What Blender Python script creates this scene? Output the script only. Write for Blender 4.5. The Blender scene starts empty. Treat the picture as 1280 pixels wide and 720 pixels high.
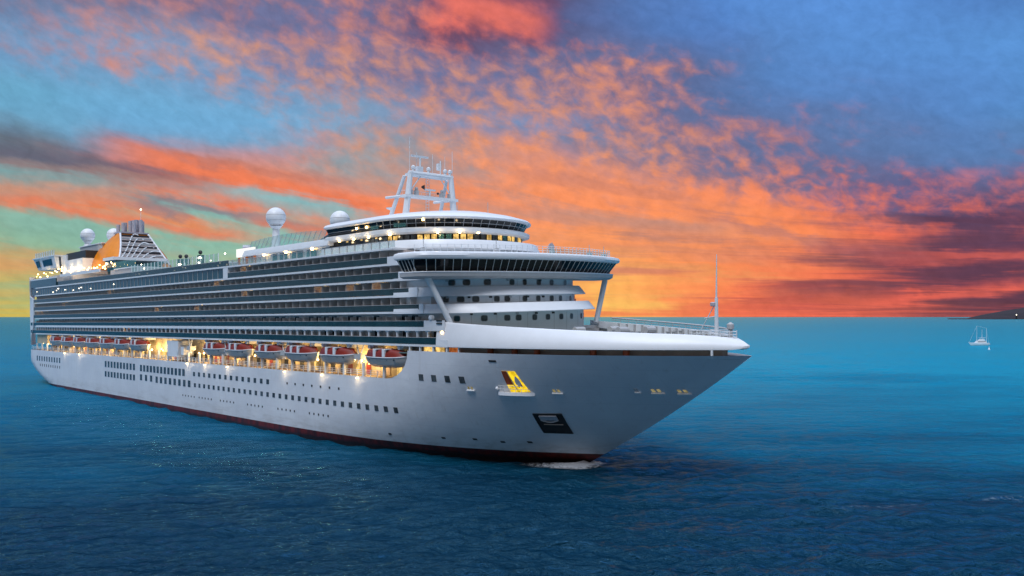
import bpy, bmesh, math, random
from mathutils import Vector, Matrix
R = math.radians
random.seed(7)
scene = bpy.context.scene
col = scene.collection

# ------------------------------------------------------------------ camera, sky, sun, exposure
CAM_H = 23.6
cam_d = bpy.data.cameras.new('camera')
cam = bpy.data.objects.new('camera', cam_d)
col.objects.link(cam)
cam.location = (0, 0, CAM_H)
cam.rotation_euler = (R(90), 0, 0)
cam_d.sensor_width = 36
cam_d.lens = 31.49
cam_d.shift_y = 36.0 / 1280
cam_d.clip_start = 1
cam_d.clip_end = 120000
scene.camera = cam
scene.view_settings.view_transform = 'Standard'
scene.view_settings.look = 'None'
scene.view_settings.exposure = 0.0
scene.view_settings.gamma = 1.0
scene.cycles.use_denoising = True
scene.cycles.max_bounces = 6
scene.cycles.diffuse_bounces = 3
scene.cycles.glossy_bounces = 3
scene.cycles.transparent_max_bounces = 8
scene.cycles.sample_clamp_indirect = 4.0


def lin(c):
    return tuple(((v / 255) / 12.92 if v / 255 <= 0.04045 else ((v / 255 + 0.055) / 1.055) ** 2.4) for v in c)


class G:
    """small helper for building shader graphs"""
    def __init__(s, tree):
        s.t = tree
        s.t.nodes.clear()

    def n(s, kind, **kw):
        nd = s.t.nodes.new(kind)
        for k, v in kw.items():
            setattr(nd, k, v)
        return nd

    def put(s, sock, v):
        if isinstance(v, bpy.types.NodeSocket):
            s.t.links.new(v, sock)
        else:
            if sock.type == 'RGBA' and len(v) == 3:
                v = (*v, 1)
            sock.default_value = v

    def m(s, op, a, b=0.0, c=None, clamp=False):
        nd = s.n('ShaderNodeMath', operation=op, use_clamp=clamp)
        s.put(nd.inputs[0], a)
        s.put(nd.inputs[1], b)
        if c is not None:
            s.put(nd.inputs[2], c)
        return nd.outputs[0]

    def xyz(s, x, y, z):
        nd = s.n('ShaderNodeCombineXYZ')
        for i, v in enumerate((x, y, z)):
            s.put(nd.inputs[i], v)
        return nd.outputs[0]

    def sep(s, v):
        nd = s.n('ShaderNodeSeparateXYZ')
        s.put(nd.inputs[0], v)
        return nd.outputs

    def ss(s, v, a, b, lo=0.0, hi=1.0):
        nd = s.n('ShaderNodeMapRange', interpolation_type='SMOOTHSTEP')
        s.put(nd.inputs['Value'], v)
        s.put(nd.inputs['From Min'], a)
        s.put(nd.inputs['From Max'], b)
        s.put(nd.inputs['To Min'], lo)
        s.put(nd.inputs['To Max'], hi)
        return nd.outputs[0]

    def noise(s, vec, scale, detail=4, rough=0.55, dist=0.0, out='Fac'):
        nd = s.n('ShaderNodeTexNoise')
        s.put(nd.inputs['Vector'], vec)
        nd.inputs['Scale'].default_value = scale
        nd.inputs['Detail'].default_value = detail
        nd.inputs['Roughness'].default_value = rough
        nd.inputs['Distortion'].default_value = dist
        return nd.outputs[out]

    def mix(s, f, a, b, blend='MIX'):
        nd = s.n('ShaderNodeMix', data_type='RGBA', blend_type=blend)
        s.put(nd.inputs[0], f)
        s.put(nd.inputs[6], a)
        s.put(nd.inputs[7], b)
        return nd.outputs[2]

    def ramp(s, f, stops):
        nd = s.n('ShaderNodeValToRGB')
        s.put(nd.inputs[0], f)
        cr = nd.color_ramp
        cr.interpolation = 'LINEAR'
        while len(cr.elements) < len(stops):
            cr.elements.new(1.0)
        for e, (p, c) in zip(cr.elements, stops):
            e.position = p
            e.color = (*c, 1)
        return nd.outputs[0]


# ---- the dusk sky: colours of cloud and of the clear air between, by azimuth and elevation
SKY_ROWS = [
    # elevation row (photo line), cloud colours, gap colours, cloud cover
    (396, [(0, 208, 180, 70), (60, 210, 178, 66), (400, 232, 156, 62), (690, 246, 150, 58), (760, 255, 180, 62), (830, 252, 132, 54), (920, 248, 106, 50), (1010, 240, 94, 54), (1110, 222, 88, 60), (1180, 186, 80, 70), (1280, 146, 70, 76)],
          [(0, 188, 182, 96), (60, 200, 182, 84), (400, 196, 170, 96), (690, 240, 146, 62), (800, 244, 126, 58), (920, 232, 96, 56), (1010, 206, 80, 62), (1110, 160, 72, 68), (1180, 112, 64, 76), (1280, 92, 56, 72)], [(0, .5), (1280, .48)]),
    (350, [(0, 200, 176, 96), (200, 205, 174, 112), (500, 240, 152, 76), (690, 250, 150, 66), (760, 255, 178, 74), (840, 254, 148, 66), (920, 250, 124, 60), (1010, 242, 108, 58), (1090, 230, 88, 58), (1160, 220, 76, 64), (1280, 210, 74, 70)],
          [(0, 162, 180, 126), (200, 166, 184, 136), (500, 192, 164, 120), (690, 220, 140, 92), (830, 220, 126, 86), (960, 200, 98, 76), (1040, 156, 78, 78), (1120, 106, 62, 82), (1200, 90, 58, 82), (1280, 96, 60, 82)], [(0, .45), (700, .58), (960, .54), (1080, .43), (1160, .36), (1280, .42)]),
    (300, [(0, 222, 150, 92), (100, 205, 150, 98), (250, 225, 148, 92), (400, 225, 138, 92), (520, 240, 150, 92), (640, 246, 146, 82), (760, 252, 144, 70), (900, 254, 138, 64), (1020, 252, 122, 60), (1100, 244, 100, 62), (1180, 200, 78, 70), (1280, 186, 74, 76)],
          [(0, 138, 178, 150), (100, 134, 182, 160), (250, 140, 190, 165), (400, 138, 188, 175), (500, 166, 164, 146), (600, 196, 142, 118), (760, 190, 130, 112), (900, 196, 122, 100), (1020, 176, 102, 92), (1100, 132, 78, 86), (1180, 86, 60, 86), (1280, 82, 60, 92)], [(0, .5), (120, .44), (300, .42), (430, .46), (520, .56), (700, .57), (1000, .57), (1120, .47), (1190, .38), (1280, .42)]),
    (245, [(0, 226, 118, 70), (120, 232, 114, 64), (260, 238, 110, 60), (380, 238, 114, 62), (500, 244, 128, 72), (640, 250, 138, 76), (800, 253, 136, 74), (950, 248, 128, 74), (1060, 236, 112, 78), (1160, 222, 102, 80), (1280, 222, 98, 76)],
          [(0, 118, 158, 160), (120, 128, 168, 170), (260, 130, 178, 178), (380, 130, 178, 184), (480, 168, 150, 144), (640, 180, 138, 130), (800, 162, 126, 134), (950, 122, 112, 142), (1060, 108, 104, 144), (1160, 94, 94, 140), (1280, 106, 88, 122)], [(0, .54), (120, .6), (260, .58), (380, .54), (500, .55), (640, .59), (800, .56), (950, .53), (1080, .45), (1180, .45), (1280, .54)]),
    (195, [(0, 96, 88, 100), (90, 112, 96, 104), (160, 220, 122, 70), (260, 236, 122, 58), (380, 240, 126, 64), (480, 215, 144, 104), (600, 246, 144, 80), (700, 240, 142, 88), (850, 225, 136, 96), (960, 225, 130, 92), (1080, 190, 112, 110), (1180, 130, 112, 140), (1280, 120, 120, 150)],
          [(0, 104, 140, 156), (90, 116, 150, 165), (160, 112, 108, 120), (260, 136, 128, 134), (380, 134, 160, 172), (480, 150, 158, 168), (600, 148, 142, 154), (700, 120, 128, 160), (850, 106, 112, 152), (960, 96, 110, 156), (1080, 84, 108, 158), (1180, 74, 116, 172), (1280, 76, 128, 184)], [(0, .6), (120, .54), (260, .62), (400, .54), (520, .48), (640, .56), (800, .46), (1000, .46), (1120, .36), (1280, .26)]),
    (150, [(0, 130, 150, 176), (200, 150, 150, 165), (330, 190, 150, 140), (450, 205, 140, 120), (560, 225, 144, 100), (680, 225, 140, 98), (800, 224, 134, 95), (920, 220, 130, 96), (1020, 190, 114, 108), (1120, 130, 112, 144), (1280, 100, 124, 170)],
          [(0, 92, 164, 200), (200, 94, 170, 214), (330, 104, 168, 212), (450, 120, 160, 196), (560, 124, 140, 178), (680, 110, 136, 182), (800, 104, 112, 154), (920, 90, 108, 156), (1020, 84, 110, 160), (1120, 72, 114, 172), (1280, 66, 134, 200)], [(0, .3), (200, .24), (330, .36), (450, .45), (560, .5), (680, .48), (800, .5), (920, .48), (1020, .42), (1140, .28), (1280, .16)]),
    (90, [(0, 150, 140, 165), (120, 205, 138, 128), (240, 215, 148, 118), (350, 215, 146, 116), (460, 222, 146, 108), (560, 220, 142, 108), (680, 222, 140, 102), (780, 232, 138, 96), (860, 220, 134, 104), (940, 160, 118, 134), (1040, 96, 124, 176), (1280, 90, 140, 196)],
         [(0, 100, 152, 198), (120, 108, 154, 198), (240, 114, 148, 192), (350, 108, 128, 176), (460, 104, 114, 160), (560, 104, 112, 158), (680, 100, 108, 154), (780, 98, 106, 150), (860, 84, 104, 154), (940, 72, 112, 170), (1040, 66, 132, 204), (1280, 68, 142, 214)], [(0, .46), (120, .52), (240, .52), (350, .53), (460, .55), (560, .46), (680, .48), (780, .56), (860, .42), (960, .24), (1060, .12), (1280, .1)]),
    (30, [(0, 150, 116, 134), (100, 206, 130, 120), (200, 200, 126, 120), (300, 190, 124, 124), (420, 205, 126, 112), (500, 212, 124, 106), (560, 238, 96, 78), (650, 236, 92, 76), (720, 200, 96, 96), (790, 110, 110, 158), (900, 90, 126, 190), (1280, 96, 140, 200)],
         [(0, 104, 100, 136), (100, 114, 108, 142), (200, 112, 108, 144), (300, 106, 110, 152), (420, 104, 112, 158), (500, 100, 98, 140), (560, 104, 70, 100), (650, 92, 66, 98), (720, 84, 92, 140), (790, 70, 112, 178), (900, 64, 126, 204), (1080, 68, 140, 220), (1280, 60, 118, 188)], [(0, .47), (200, .5), (330, .44), (440, .53), (520, .46), (570, .44), (650, .42), (720, .34), (800, .16), (1280, .1)]),
]

SKY_STREAKS = [
    (560, 190, 1040, 300, 24, (255, 138, 66), .65), (540, 246, 940, 296, 9, (178, 138, 130), .6), (620, 215, 900, 250, 6, (196, 122, 104), .55), (700, 300, 1010, 322, 7, (206, 130, 100), .5), (860, 268, 1080, 318, 6, (150, 112, 120), .5), (480, 200, 640, 226, 8, (160, 146, 150), .5),
    (40, 152, 430, 168, 28, (98, 166, 214), .6), (-60, 130, 130, 165, 16, (94, 164, 204), .6),
    (900, 40, 1320, 130, 60, (70, 136, 212), .6), (1000, 165, 1320, 215, 26, (82, 122, 178), .5),
    (-80, 190, 300, 212, 12, (98, 98, 118), .8), (-40, 206, 250, 222, 5, (150, 122, 120), .6), (120, 176, 520, 270, 10, (240, 112, 56), .95), (200, 186, 460, 236, 5, (196, 112, 92), .6), (60, 222, 300, 236, 6, (140, 138, 142), .6),
    (250, 232, 480, 274, 8, (128, 184, 190), .8), (-60, 222, 160, 236, 9, (120, 165, 168), .6),
    (-60, 240, 350, 304, 8, (236, 114, 62), .9), (-60, 230, 200, 250, 5, (216, 140, 104), .6), (140, 244, 420, 290, 6, (122, 128, 140), .75), (20, 262, 300, 300, 4, (180, 140, 120), .5), (300, 275, 480, 300, 7, (226, 112, 70), .7),
    (-60, 268, 300, 318, 13, (132, 182, 166), .75), (330, 308, 480, 318, 12, (140, 190, 178), .6), (-60, 322, 120, 330, 8, (222, 150, 92), .6),
    (1110, 302, 1340, 290, 17, (112, 66, 86), .6), (1020, 290, 1200, 330, 8, (176, 88, 84), .5), (940, 366, 1200, 350, 8, (120, 66, 78), .65), (900, 380, 1100, 372, 4, (190, 80, 62), .6), (1080, 328, 1300, 320, 7, (190, 76, 72), .6),
    (1090, 376, 1320, 354, 7, (252, 92, 60), .75), (1010, 306, 1130, 322, 7, (170, 84, 86), .6), (1150, 342, 1330, 336, 8, (104, 62, 82), .5), (1160, 318, 1320, 316, 4, (214, 84, 70), .6), (1110, 366, 1250, 362, 3, (90, 58, 76), .5),
    (530, 0, 700, 46, 20, (238, 100, 78), .85), (580, -12, 720, 22, 14, (100, 70, 106), .75),
    (735, 378, 850, 382, 10, (255, 200, 82), .6), (760, 330, 1000, 345, 6, (228, 150, 80), .5),
]


def build_sky():
    w = bpy.data.worlds.new('World')
    scene.world = w
    w.use_nodes = True
    g = G(w.node_tree)
    d = g.n('ShaderNodeTexCoord').outputs['Generated']
    x, y, z = g.sep(d)
    az = g.m('ARCTAN2', x, y)                       # 0 straight ahead (+Y)
    hor = g.m('SQRT', g.m('ADD', g.m('MULTIPLY', x, x), g.m('MULTIPLY', y, y)))
    el = g.m('ARCTAN2', z, hor)
    # wisps: bend the coordinates with layered noise
    lel = g.m('MULTIPLY', g.m('LOGARITHM', g.m('ADD', g.m('MAXIMUM', el, -0.02), 0.035), math.e), 0.62)
    tiltv = g.m('MULTIPLY', az, g.ss(el, 0.02, 0.12, 0.15, 0.8))
    sv = g.xyz(g.m('MULTIPLY', az, 0.62), g.m('ADD', g.m('MULTIPLY', lel, 1.15), tiltv), 0.0)
    streak = g.noise(sv, 7.0, 6, 0.6, 0.35)
    pv = g.xyz(az, g.m('ADD', g.m('MULTIPLY', el, 1.35), g.m('MULTIPLY', az, 0.25)), 3.0)
    puff = g.noise(pv, 40.0, 4, 0.52, 0.25)
    soft = g.noise(pv, 11.0, 3, 0.5, 0.3)
    warp = g.noise(sv, 5.0, 5, 0.6, 0.3, out='Color')
    wx, wy, wz = g.sep(warp)
    azw = g.m('ADD', az, g.m('MULTIPLY', g.m('SUBTRACT', wx, 0.5), 0.16))
    elw = g.m('ADD', el, g.m('MULTIPLY', g.m('SUBTRACT', wy, 0.5), 0.075))
    elw = g.m('ADD', elw, g.m('MULTIPLY', g.m('SUBTRACT', streak, 0.5), 0.03))
    A0, A1 = -0.56, 0.56
    u = g.m('DIVIDE', g.m('SUBTRACT', azw, A0), A1 - A0, clamp=True)

    def pos(px):
        return min(1, max(0, (math.atan((px - 640) / 1119.6) - A0) / (A1 - A0)))
    A = B = C = None
    prev = None
    for (py, ca, cb, cc) in SKY_ROWS:
        e = (396 - py) / 1119.6 * 0.965
        a = g.ramp(u, [(pos(p), lin((r, gg, b))) for p, r, gg, b in ca])
        b = g.ramp(u, [(pos(p), lin((r, gg, bb))) for p, r, gg, bb in cb])
        c = g.ramp(u, [(pos(p), (v, v, v)) for p, v in cc])
        if A is None:
            A, B, C = a, b, c
        else:
            f = g.ss(elw, prev, e)
            A, B, C = g.mix(f, A, a), g.mix(f, B, b), g.mix(f, C, c)
        prev = e
    # texture of the cloud cover: streaks low down, puffs higher up
    hi = g.ss(g.m('ADD', el, g.m('MULTIPLY', az, 0.12)), 0.10, 0.19)
    tex = g.m('ADD', g.m('MULTIPLY', streak, g.m('SUBTRACT', 1.0, hi)),
              g.m('MULTIPLY', g.m('ADD', g.m('MULTIPLY', puff, 0.72), g.m('MULTIPLY', soft, 0.28)), hi))
    cov = g.m('SUBTRACT', g.m('ADD', tex, C), g.ss(g.m('SUBTRACT', el, g.m('MULTIPLY', az, .1)), 0.08, 0.2, 1.0, 1.045))
    wdt = g.ss(el, 0.1, 0.2, 0.11, 0.2)
    f = g.ss(g.m('DIVIDE', cov, wdt), -1.0, 1.0)
    skyc = g.mix(f, B, A)
    # the large streaks and openings of this evening's cloud
    azs = g.m('ADD', az, g.m('MULTIPLY', g.m('SUBTRACT', wx, 0.5), 0.05))
    azs = g.m('ADD', azs, g.m('MULTIPLY', g.m('SUBTRACT', puff, 0.5), 0.03))
    els = g.m('ADD', el, g.m('MULTIPLY', g.m('SUBTRACT', streak, 0.5), 0.055))
    els = g.m('ADD', els, g.m('MULTIPLY', g.m('SUBTRACT', puff, 0.5), 0.012))
    for (x0, y0, x1, y1, hw, c, k) in SKY_STREAKS:
        a0, a1 = math.atan((x0 - 640) / 1119.6), math.atan((x1 - 640) / 1119.6)
        e0, e1 = (396 - y0) / 1119.6 * math.cos(a0), (396 - y1) / 1119.6 * math.cos(a1)
        L = math.hypot(a1 - a0, e1 - e0)
        dx, dy = (a1 - a0) / L, (e1 - e0) / L
        u_ = g.m('ADD', g.m('MULTIPLY', azs, dx), g.m('ADD', g.m('MULTIPLY', els, dy), -(a0 * dx + e0 * dy)))
        v_ = g.m('ADD', g.m('MULTIPLY', azs, -dy), g.m('ADD', g.m('MULTIPLY', els, dx), a0 * dy - e0 * dx))
        h_ = hw / 1119.6
        m_ = g.ss(g.m('ABSOLUTE', v_), h_ * 2.0, 0.0)
        m_ = g.m('MULTIPLY', m_, g.ss(g.m('ABSOLUTE', g.m('SUBTRACT', u_, L / 2)), L / 2 * 1.15, L / 2 * 0.5))
        skyc = g.mix(g.m('MULTIPLY', m_, k), skyc, lin(c))
    hs = g.n('ShaderNodeHueSaturation')
    g.put(hs.inputs['Saturation'], g.ss(el, 0.08, 0.2, 0.94, 0.92))
    g.put(hs.inputs['Color'], skyc)
    skyc = hs.outputs[0]
    # a little fine mottling in the brightness
    fine = g.noise(pv, 60.0, 4, 0.6, 0.3)
    skyc = g.mix(1.0, skyc, g.ramp(fine, [(0.3, (.9, .9, .9)), (0.7, (1.08, 1.08, 1.08))]), 'MULTIPLY')
    # dome out of view: pale blue high, warm low glow added to tint the bow
    nis = g.n('ShaderNodeTexSky', sky_type='NISHITA')
    nis.sun_disc = False
    nis.sun_elevation = SUN_EL
    nis.sun_rotation = SUN_AZ
    nis.altitude = 0
    nisc = g.mix(1.0, nis.outputs[0], (NIS, NIS, NIS), 'MULTIPLY')
    up = g.ss(el, 0.6, 1.1)
    low = g.mix(g.ss(g.m('ABSOLUTE', g.m('SUBTRACT', az, 2.1)), 1.5, 0.3), DOME_LOW, DOME_RIGHT)
    low = g.mix(g.ss(g.m('ABSOLUTE', az), 1.9, 1.1), low, DOME_FRONT)
    dome = g.mix(up, low, DOME_HIGH)
    dome = g.mix(1.0, dome, nisc, 'ADD')
    front = g.m('MULTIPLY', g.ss(g.m('ABSOLUTE', az), 0.95, 0.56), g.ss(el, 0.55, 0.33))
    final = g.mix(front, dome, skyc)
    bg = g.n('ShaderNodeBackground')
    g.put(bg.inputs['Color'], final)
    bg.inputs['Strength'].default_value = 1.0
    out = g.n('ShaderNodeOutputWorld')
    g.t.links.new(bg.outputs[0], out.inputs[0])


SUN_EL, SUN_AZ, NIS = R(57), R(202), 0.012
DOME_RIGHT = (.11, .08, .065)
DOME_FRONT = (.14, .29, .52)
DOME_LOW, DOME_HIGH = (.11, .07, .05), (1.1, 1.34, 1.8)
build_sky()

sd = bpy.data.lights.new('sun', 'SUN')
sd.energy = 1.9
sd.angle = R(30)
sd.color = (0.92, 0.95, 1.0)
sun = bpy.data.objects.new('sun', sd)
col.objects.link(sun)
# sky sun_rotation is measured clockwise from +Y: point the lamp from the same direction
sdir = Vector((math.sin(SUN_AZ) * math.cos(SUN_EL), math.cos(SUN_AZ) * math.cos(SUN_EL), math.sin(SUN_EL)))
sun.rotation_euler = sdir.to_track_quat('Z', 'Y').to_euler()
sun.location = sdir * 500

# ------------------------------------------------------------------ materials
MATS = {}


def mat(name, c, rough=0.5, metal=0.0, var=0.06, scale=1.0, streak=0.0, spec=0.5, emit=None, estr=0.0, bump=0.0):
    if name in MATS:
        return MATS[name]
    m = bpy.data.materials.new(name)
    m.use_nodes = True
    g = G(m.node_tree)
    co = g.n('ShaderNodeTexCoord').outputs['Object']
    b = g.n('ShaderNodeBsdfPrincipled')
    base = lin(c) if max(c) > 1 else c
    n1 = g.noise(co, scale, 5, 0.6)
    f = g.ss(n1, 0.3, 0.75)
    dark = tuple(v * (1 - var * 2.2) for v in base)
    cc = g.mix(f, dark, base)
    if streak:
        sx, sy, sz = g.sep(co)
        sv = g.xyz(g.m('MULTIPLY', sx, 1.0), g.m('MULTIPLY', sy, 1.0), g.m('MULTIPLY', sz, 0.07))
        n2 = g.noise(sv, 1.6, 4, 0.65)
        cc = g.mix(g.ss(n2, 0.52, 0.8, 0.0, streak), cc, tuple(v * k for v, k in zip(base, (.62, .55, .46))))
    g.put(b.inputs['Base Color'], cc)
    b.inputs['Roughness'].default_value = rough
    b.inputs['Metallic'].default_value = metal
    b.inputs['Specular IOR Level'].default_value = spec
    if emit:
        b.inputs['Emission Color'].default_value = (*lin(emit), 1)
        b.inputs['Emission Strength'].default_value = estr
    if bump:
        bn = g.n('ShaderNodeBump')
        bn.inputs['Strength'].default_value = bump
        g.put(bn.inputs['Height'], g.noise(co, scale * 3, 4))
        g.t.links.new(bn.outputs[0], b.inputs['Normal'])
    o = g.n('ShaderNodeOutputMaterial')
    g.t.links.new(b.outputs[0], o.inputs[0])
    MATS[name] = m
    return m


def glow_mat(name, c, strength, var=0.5, scale=1.0):
    """lit lamp or lit window, uneven behind its glass"""
    if name in MATS:
        return MATS[name]
    m = bpy.data.materials.new(name)
    m.use_nodes = True
    g = G(m.node_tree)
    co = g.n('ShaderNodeTexCoord').outputs['Object']
    e = g.n('ShaderNodeEmission')
    f = g.ss(g.noise(co, scale, 3, 0.6), 0.32, 0.68, 1 - var, 1.0)
    g.put(e.inputs[0], lin(c))
    g.put(e.inputs[1], g.m('MULTIPLY', f, strength))
    o = g.n('ShaderNodeOutputMaterial')
    g.t.links.new(e.outputs[0], o.inputs[0])
    MATS[name] = m
    return m


def glass_mat(name, c, alpha=0.7, rough=0.08):
    if name in MATS:
        return MATS[name]
    m = bpy.data.materials.new(name)
    m.use_nodes = True
    g = G(m.node_tree)
    co = g.n('ShaderNodeTexCoord').outputs['Object']
    b = g.n('ShaderNodeBsdfPrincipled')
    base = lin(c)
    f = g.ss(g.noise(co, 0.35, 3), 0.35, 0.7)
    g.put(b.inputs['Base Color'], g.mix(f, tuple(v * 0.7 for v in base), base))
    b.inputs['Roughness'].default_value = rough
    b.inputs['Alpha'].default_value = alpha
    o = g.n('ShaderNodeOutputMaterial')
    g.t.links.new(b.outputs[0], o.inputs[0])
    MATS[name] = m
    return m


def hull_mat():
    m = bpy.data.materials.new('hull_paint')
    m.use_nodes = True
    g = G(m.node_tree)
    co = g.n('ShaderNodeTexCoord').outputs['Object']
    x, y, z = g.sep(co)
    b = g.n('ShaderNodeBsdfPrincipled')
    sv = g.xyz(x, y, g.m('MULTIPLY', z, 0.06))
    n1 = g.noise(co, 0.12, 5, 0.6)
    white = g.mix(g.ss(n1, 0.3, 0.75), (.66, .67, .70), (.74, .75, .77))
    n2 = g.noise(sv, 1.1, 4, 0.65)
    white = g.mix(g.ss(n2, 0.54, 0.85, 0, 0.3), white, (.42, .36, .30))
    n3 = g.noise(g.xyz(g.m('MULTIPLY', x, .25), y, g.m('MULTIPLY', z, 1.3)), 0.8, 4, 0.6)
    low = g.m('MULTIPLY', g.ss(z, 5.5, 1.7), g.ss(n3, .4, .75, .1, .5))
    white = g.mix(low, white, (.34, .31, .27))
    # welded plate seams
    br = g.n('ShaderNodeTexBrick')
    g.put(br.inputs['Vector'], g.xyz(x, z, 0.0))
    br.inputs['Scale'].default_value = 1.0
    br.inputs['Brick Width'].default_value = 9.0
    br.inputs['Row Height'].default_value = 2.6
    br.inputs['Mortar Size'].default_value = 0.035
    white = g.mix(g.m('MULTIPLY', br.outputs['Fac'], 0.2), white, (.45, .46, .48))
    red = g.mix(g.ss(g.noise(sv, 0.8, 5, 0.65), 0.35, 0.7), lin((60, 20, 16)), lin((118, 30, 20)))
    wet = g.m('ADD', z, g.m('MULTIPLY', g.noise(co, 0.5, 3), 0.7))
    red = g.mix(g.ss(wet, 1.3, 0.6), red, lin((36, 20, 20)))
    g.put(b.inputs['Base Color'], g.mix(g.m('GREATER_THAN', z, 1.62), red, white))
    b.inputs['Roughness'].default_value = 0.42
    bn = g.n('ShaderNodeBump')
    bn.inputs['Strength'].default_value = 0.2
    bn.inputs['Distance'].default_value = 0.4
    g.put(bn.inputs['Height'], g.noise(co, 0.35, 3))
    g.t.links.new(bn.outputs[0], b.inputs['Normal'])
    o = g.n('ShaderNodeOutputMaterial')
    g.t.links.new(b.outputs[0], o.inputs[0])
    return m


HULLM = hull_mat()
WHITE = mat('white_paint', (.80, .81, .82), 0.4, var=.03, scale=.4, streak=.16)
WHITEC = mat('clean_white_paint', (.80, .81, .83), 0.35, var=.02, scale=.5, streak=.05)
GREYW = mat('grey_white_paint', (.50, .49, .49), 0.5, var=.06, scale=.6, streak=.2)
CABIN = mat('cabin_wall_paint', (.56, .45, .40), 0.6, var=.08, scale=.8, streak=.2)
CABINL = mat('pale_cabin_wall', (.52, .49, .47), 0.55, var=.06, scale=.8, streak=.1)
DGLASS = mat('dark_window_glass', (.012, .014, .015), 0.1, var=.3, scale=.6, spec=.25)
WGLASS = mat('grey_window_glass', (.10, .115, .12), 0.1, var=.3, scale=.8)
CURT = mat('curtain_cloth', (.66, .56, .50), 0.8, var=.15, scale=2.2)
TEALG = glass_mat('teal_railing_glass', (36, 66, 68), 0.86)
TEALW = glass_mat('teal_window_glass', (38, 74, 82), 1.0)
RAILG = glass_mat('clear_rail_glass', (140, 190, 185), 0.28)
SCREEN = glass_mat('pale_green_screen_glass', (120, 190, 180), 0.42)
DECKM = mat('teak_deck', (.24, .17, .11), 0.7, var=.12, scale=.7)
DECKG = mat('green_deck_paint', (.16, .22, .21), 0.6, var=.1, scale=.4)
BOATR = mat('orange_red_canopy', lin((138, 34, 16)), 0.45, var=.1, scale=1.5, streak=.2)
BOATW = mat('boat_white', (.5, .5, .49), 0.35, var=.05, scale=1.2, streak=.25)
FUNO = mat('orange_funnel_paint', lin((242, 142, 18)), 0.4, var=.08, scale=.3, streak=.2)
FUND = mat('dark_grille', (.035, .03, .035), 0.5, var=.2, scale=1)
STEEL = mat('brushed_steel', (.58, .52, .55), 0.4, metal=.15, var=.1, scale=1.2)
DARK = mat('dark_panel', (.02, .02, .022), 0.6, var=.2, scale=1)
SLOTM = mat('slot_wall_paint', (.62, .44, .34), 0.6, var=.1, scale=.5, streak=.3)
RUSTM = mat('orange_drum_paint', lin((190, 84, 34)), 0.5, var=.15, scale=2)
PROMW = mat('promenade_wall', (.58, .48, .32), 0.6, var=.08, scale=.6, streak=.12)
MASTM = mat('mast_white', (.78, .79, .81), 0.4, var=.03, scale=.8, streak=.08)
DOME = mat('radome_white', (.80, .80, .81), 0.4, var=.03, scale=.6)
BLACK = mat('black_paint', (.03, .03, .03), 0.5, var=.1, scale=2)
MULL = mat('window_mullion', (.70, .69, .66), 0.4, var=.03, scale=1)
ANCH = mat('anchor_grey', (.45, .46, .5), 0.5, var=.1, scale=2, streak=.2)
BULB = glow_mat('warm_lamp', (255, 206, 128), 16.0, 0.0)
BULBW = glow_mat('white_lamp', (255, 240, 210), 12.0, 0.0)
BULBO = glow_mat('orange_lamp', (255, 150, 60), 3.0, 0.3, 2)
LITW = glow_mat('lit_window', (255, 208, 120), 1.3, 0.75, 1.1)
LITO = glow_mat('orange_glow', (190, 106, 54), 0.9, 0.6, 1.6)
LITY = glow_mat('lit_yellow_room', (255, 214, 40), 1.25, 0.55, 1.3)
LITP = glow_mat('dim_lit_fairlead', (240, 222, 160), .4, 0.6, 2)
SCRW = glow_mat('lit_screen', (255, 255, 250), 1.1, 0.04, 1)


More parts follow.
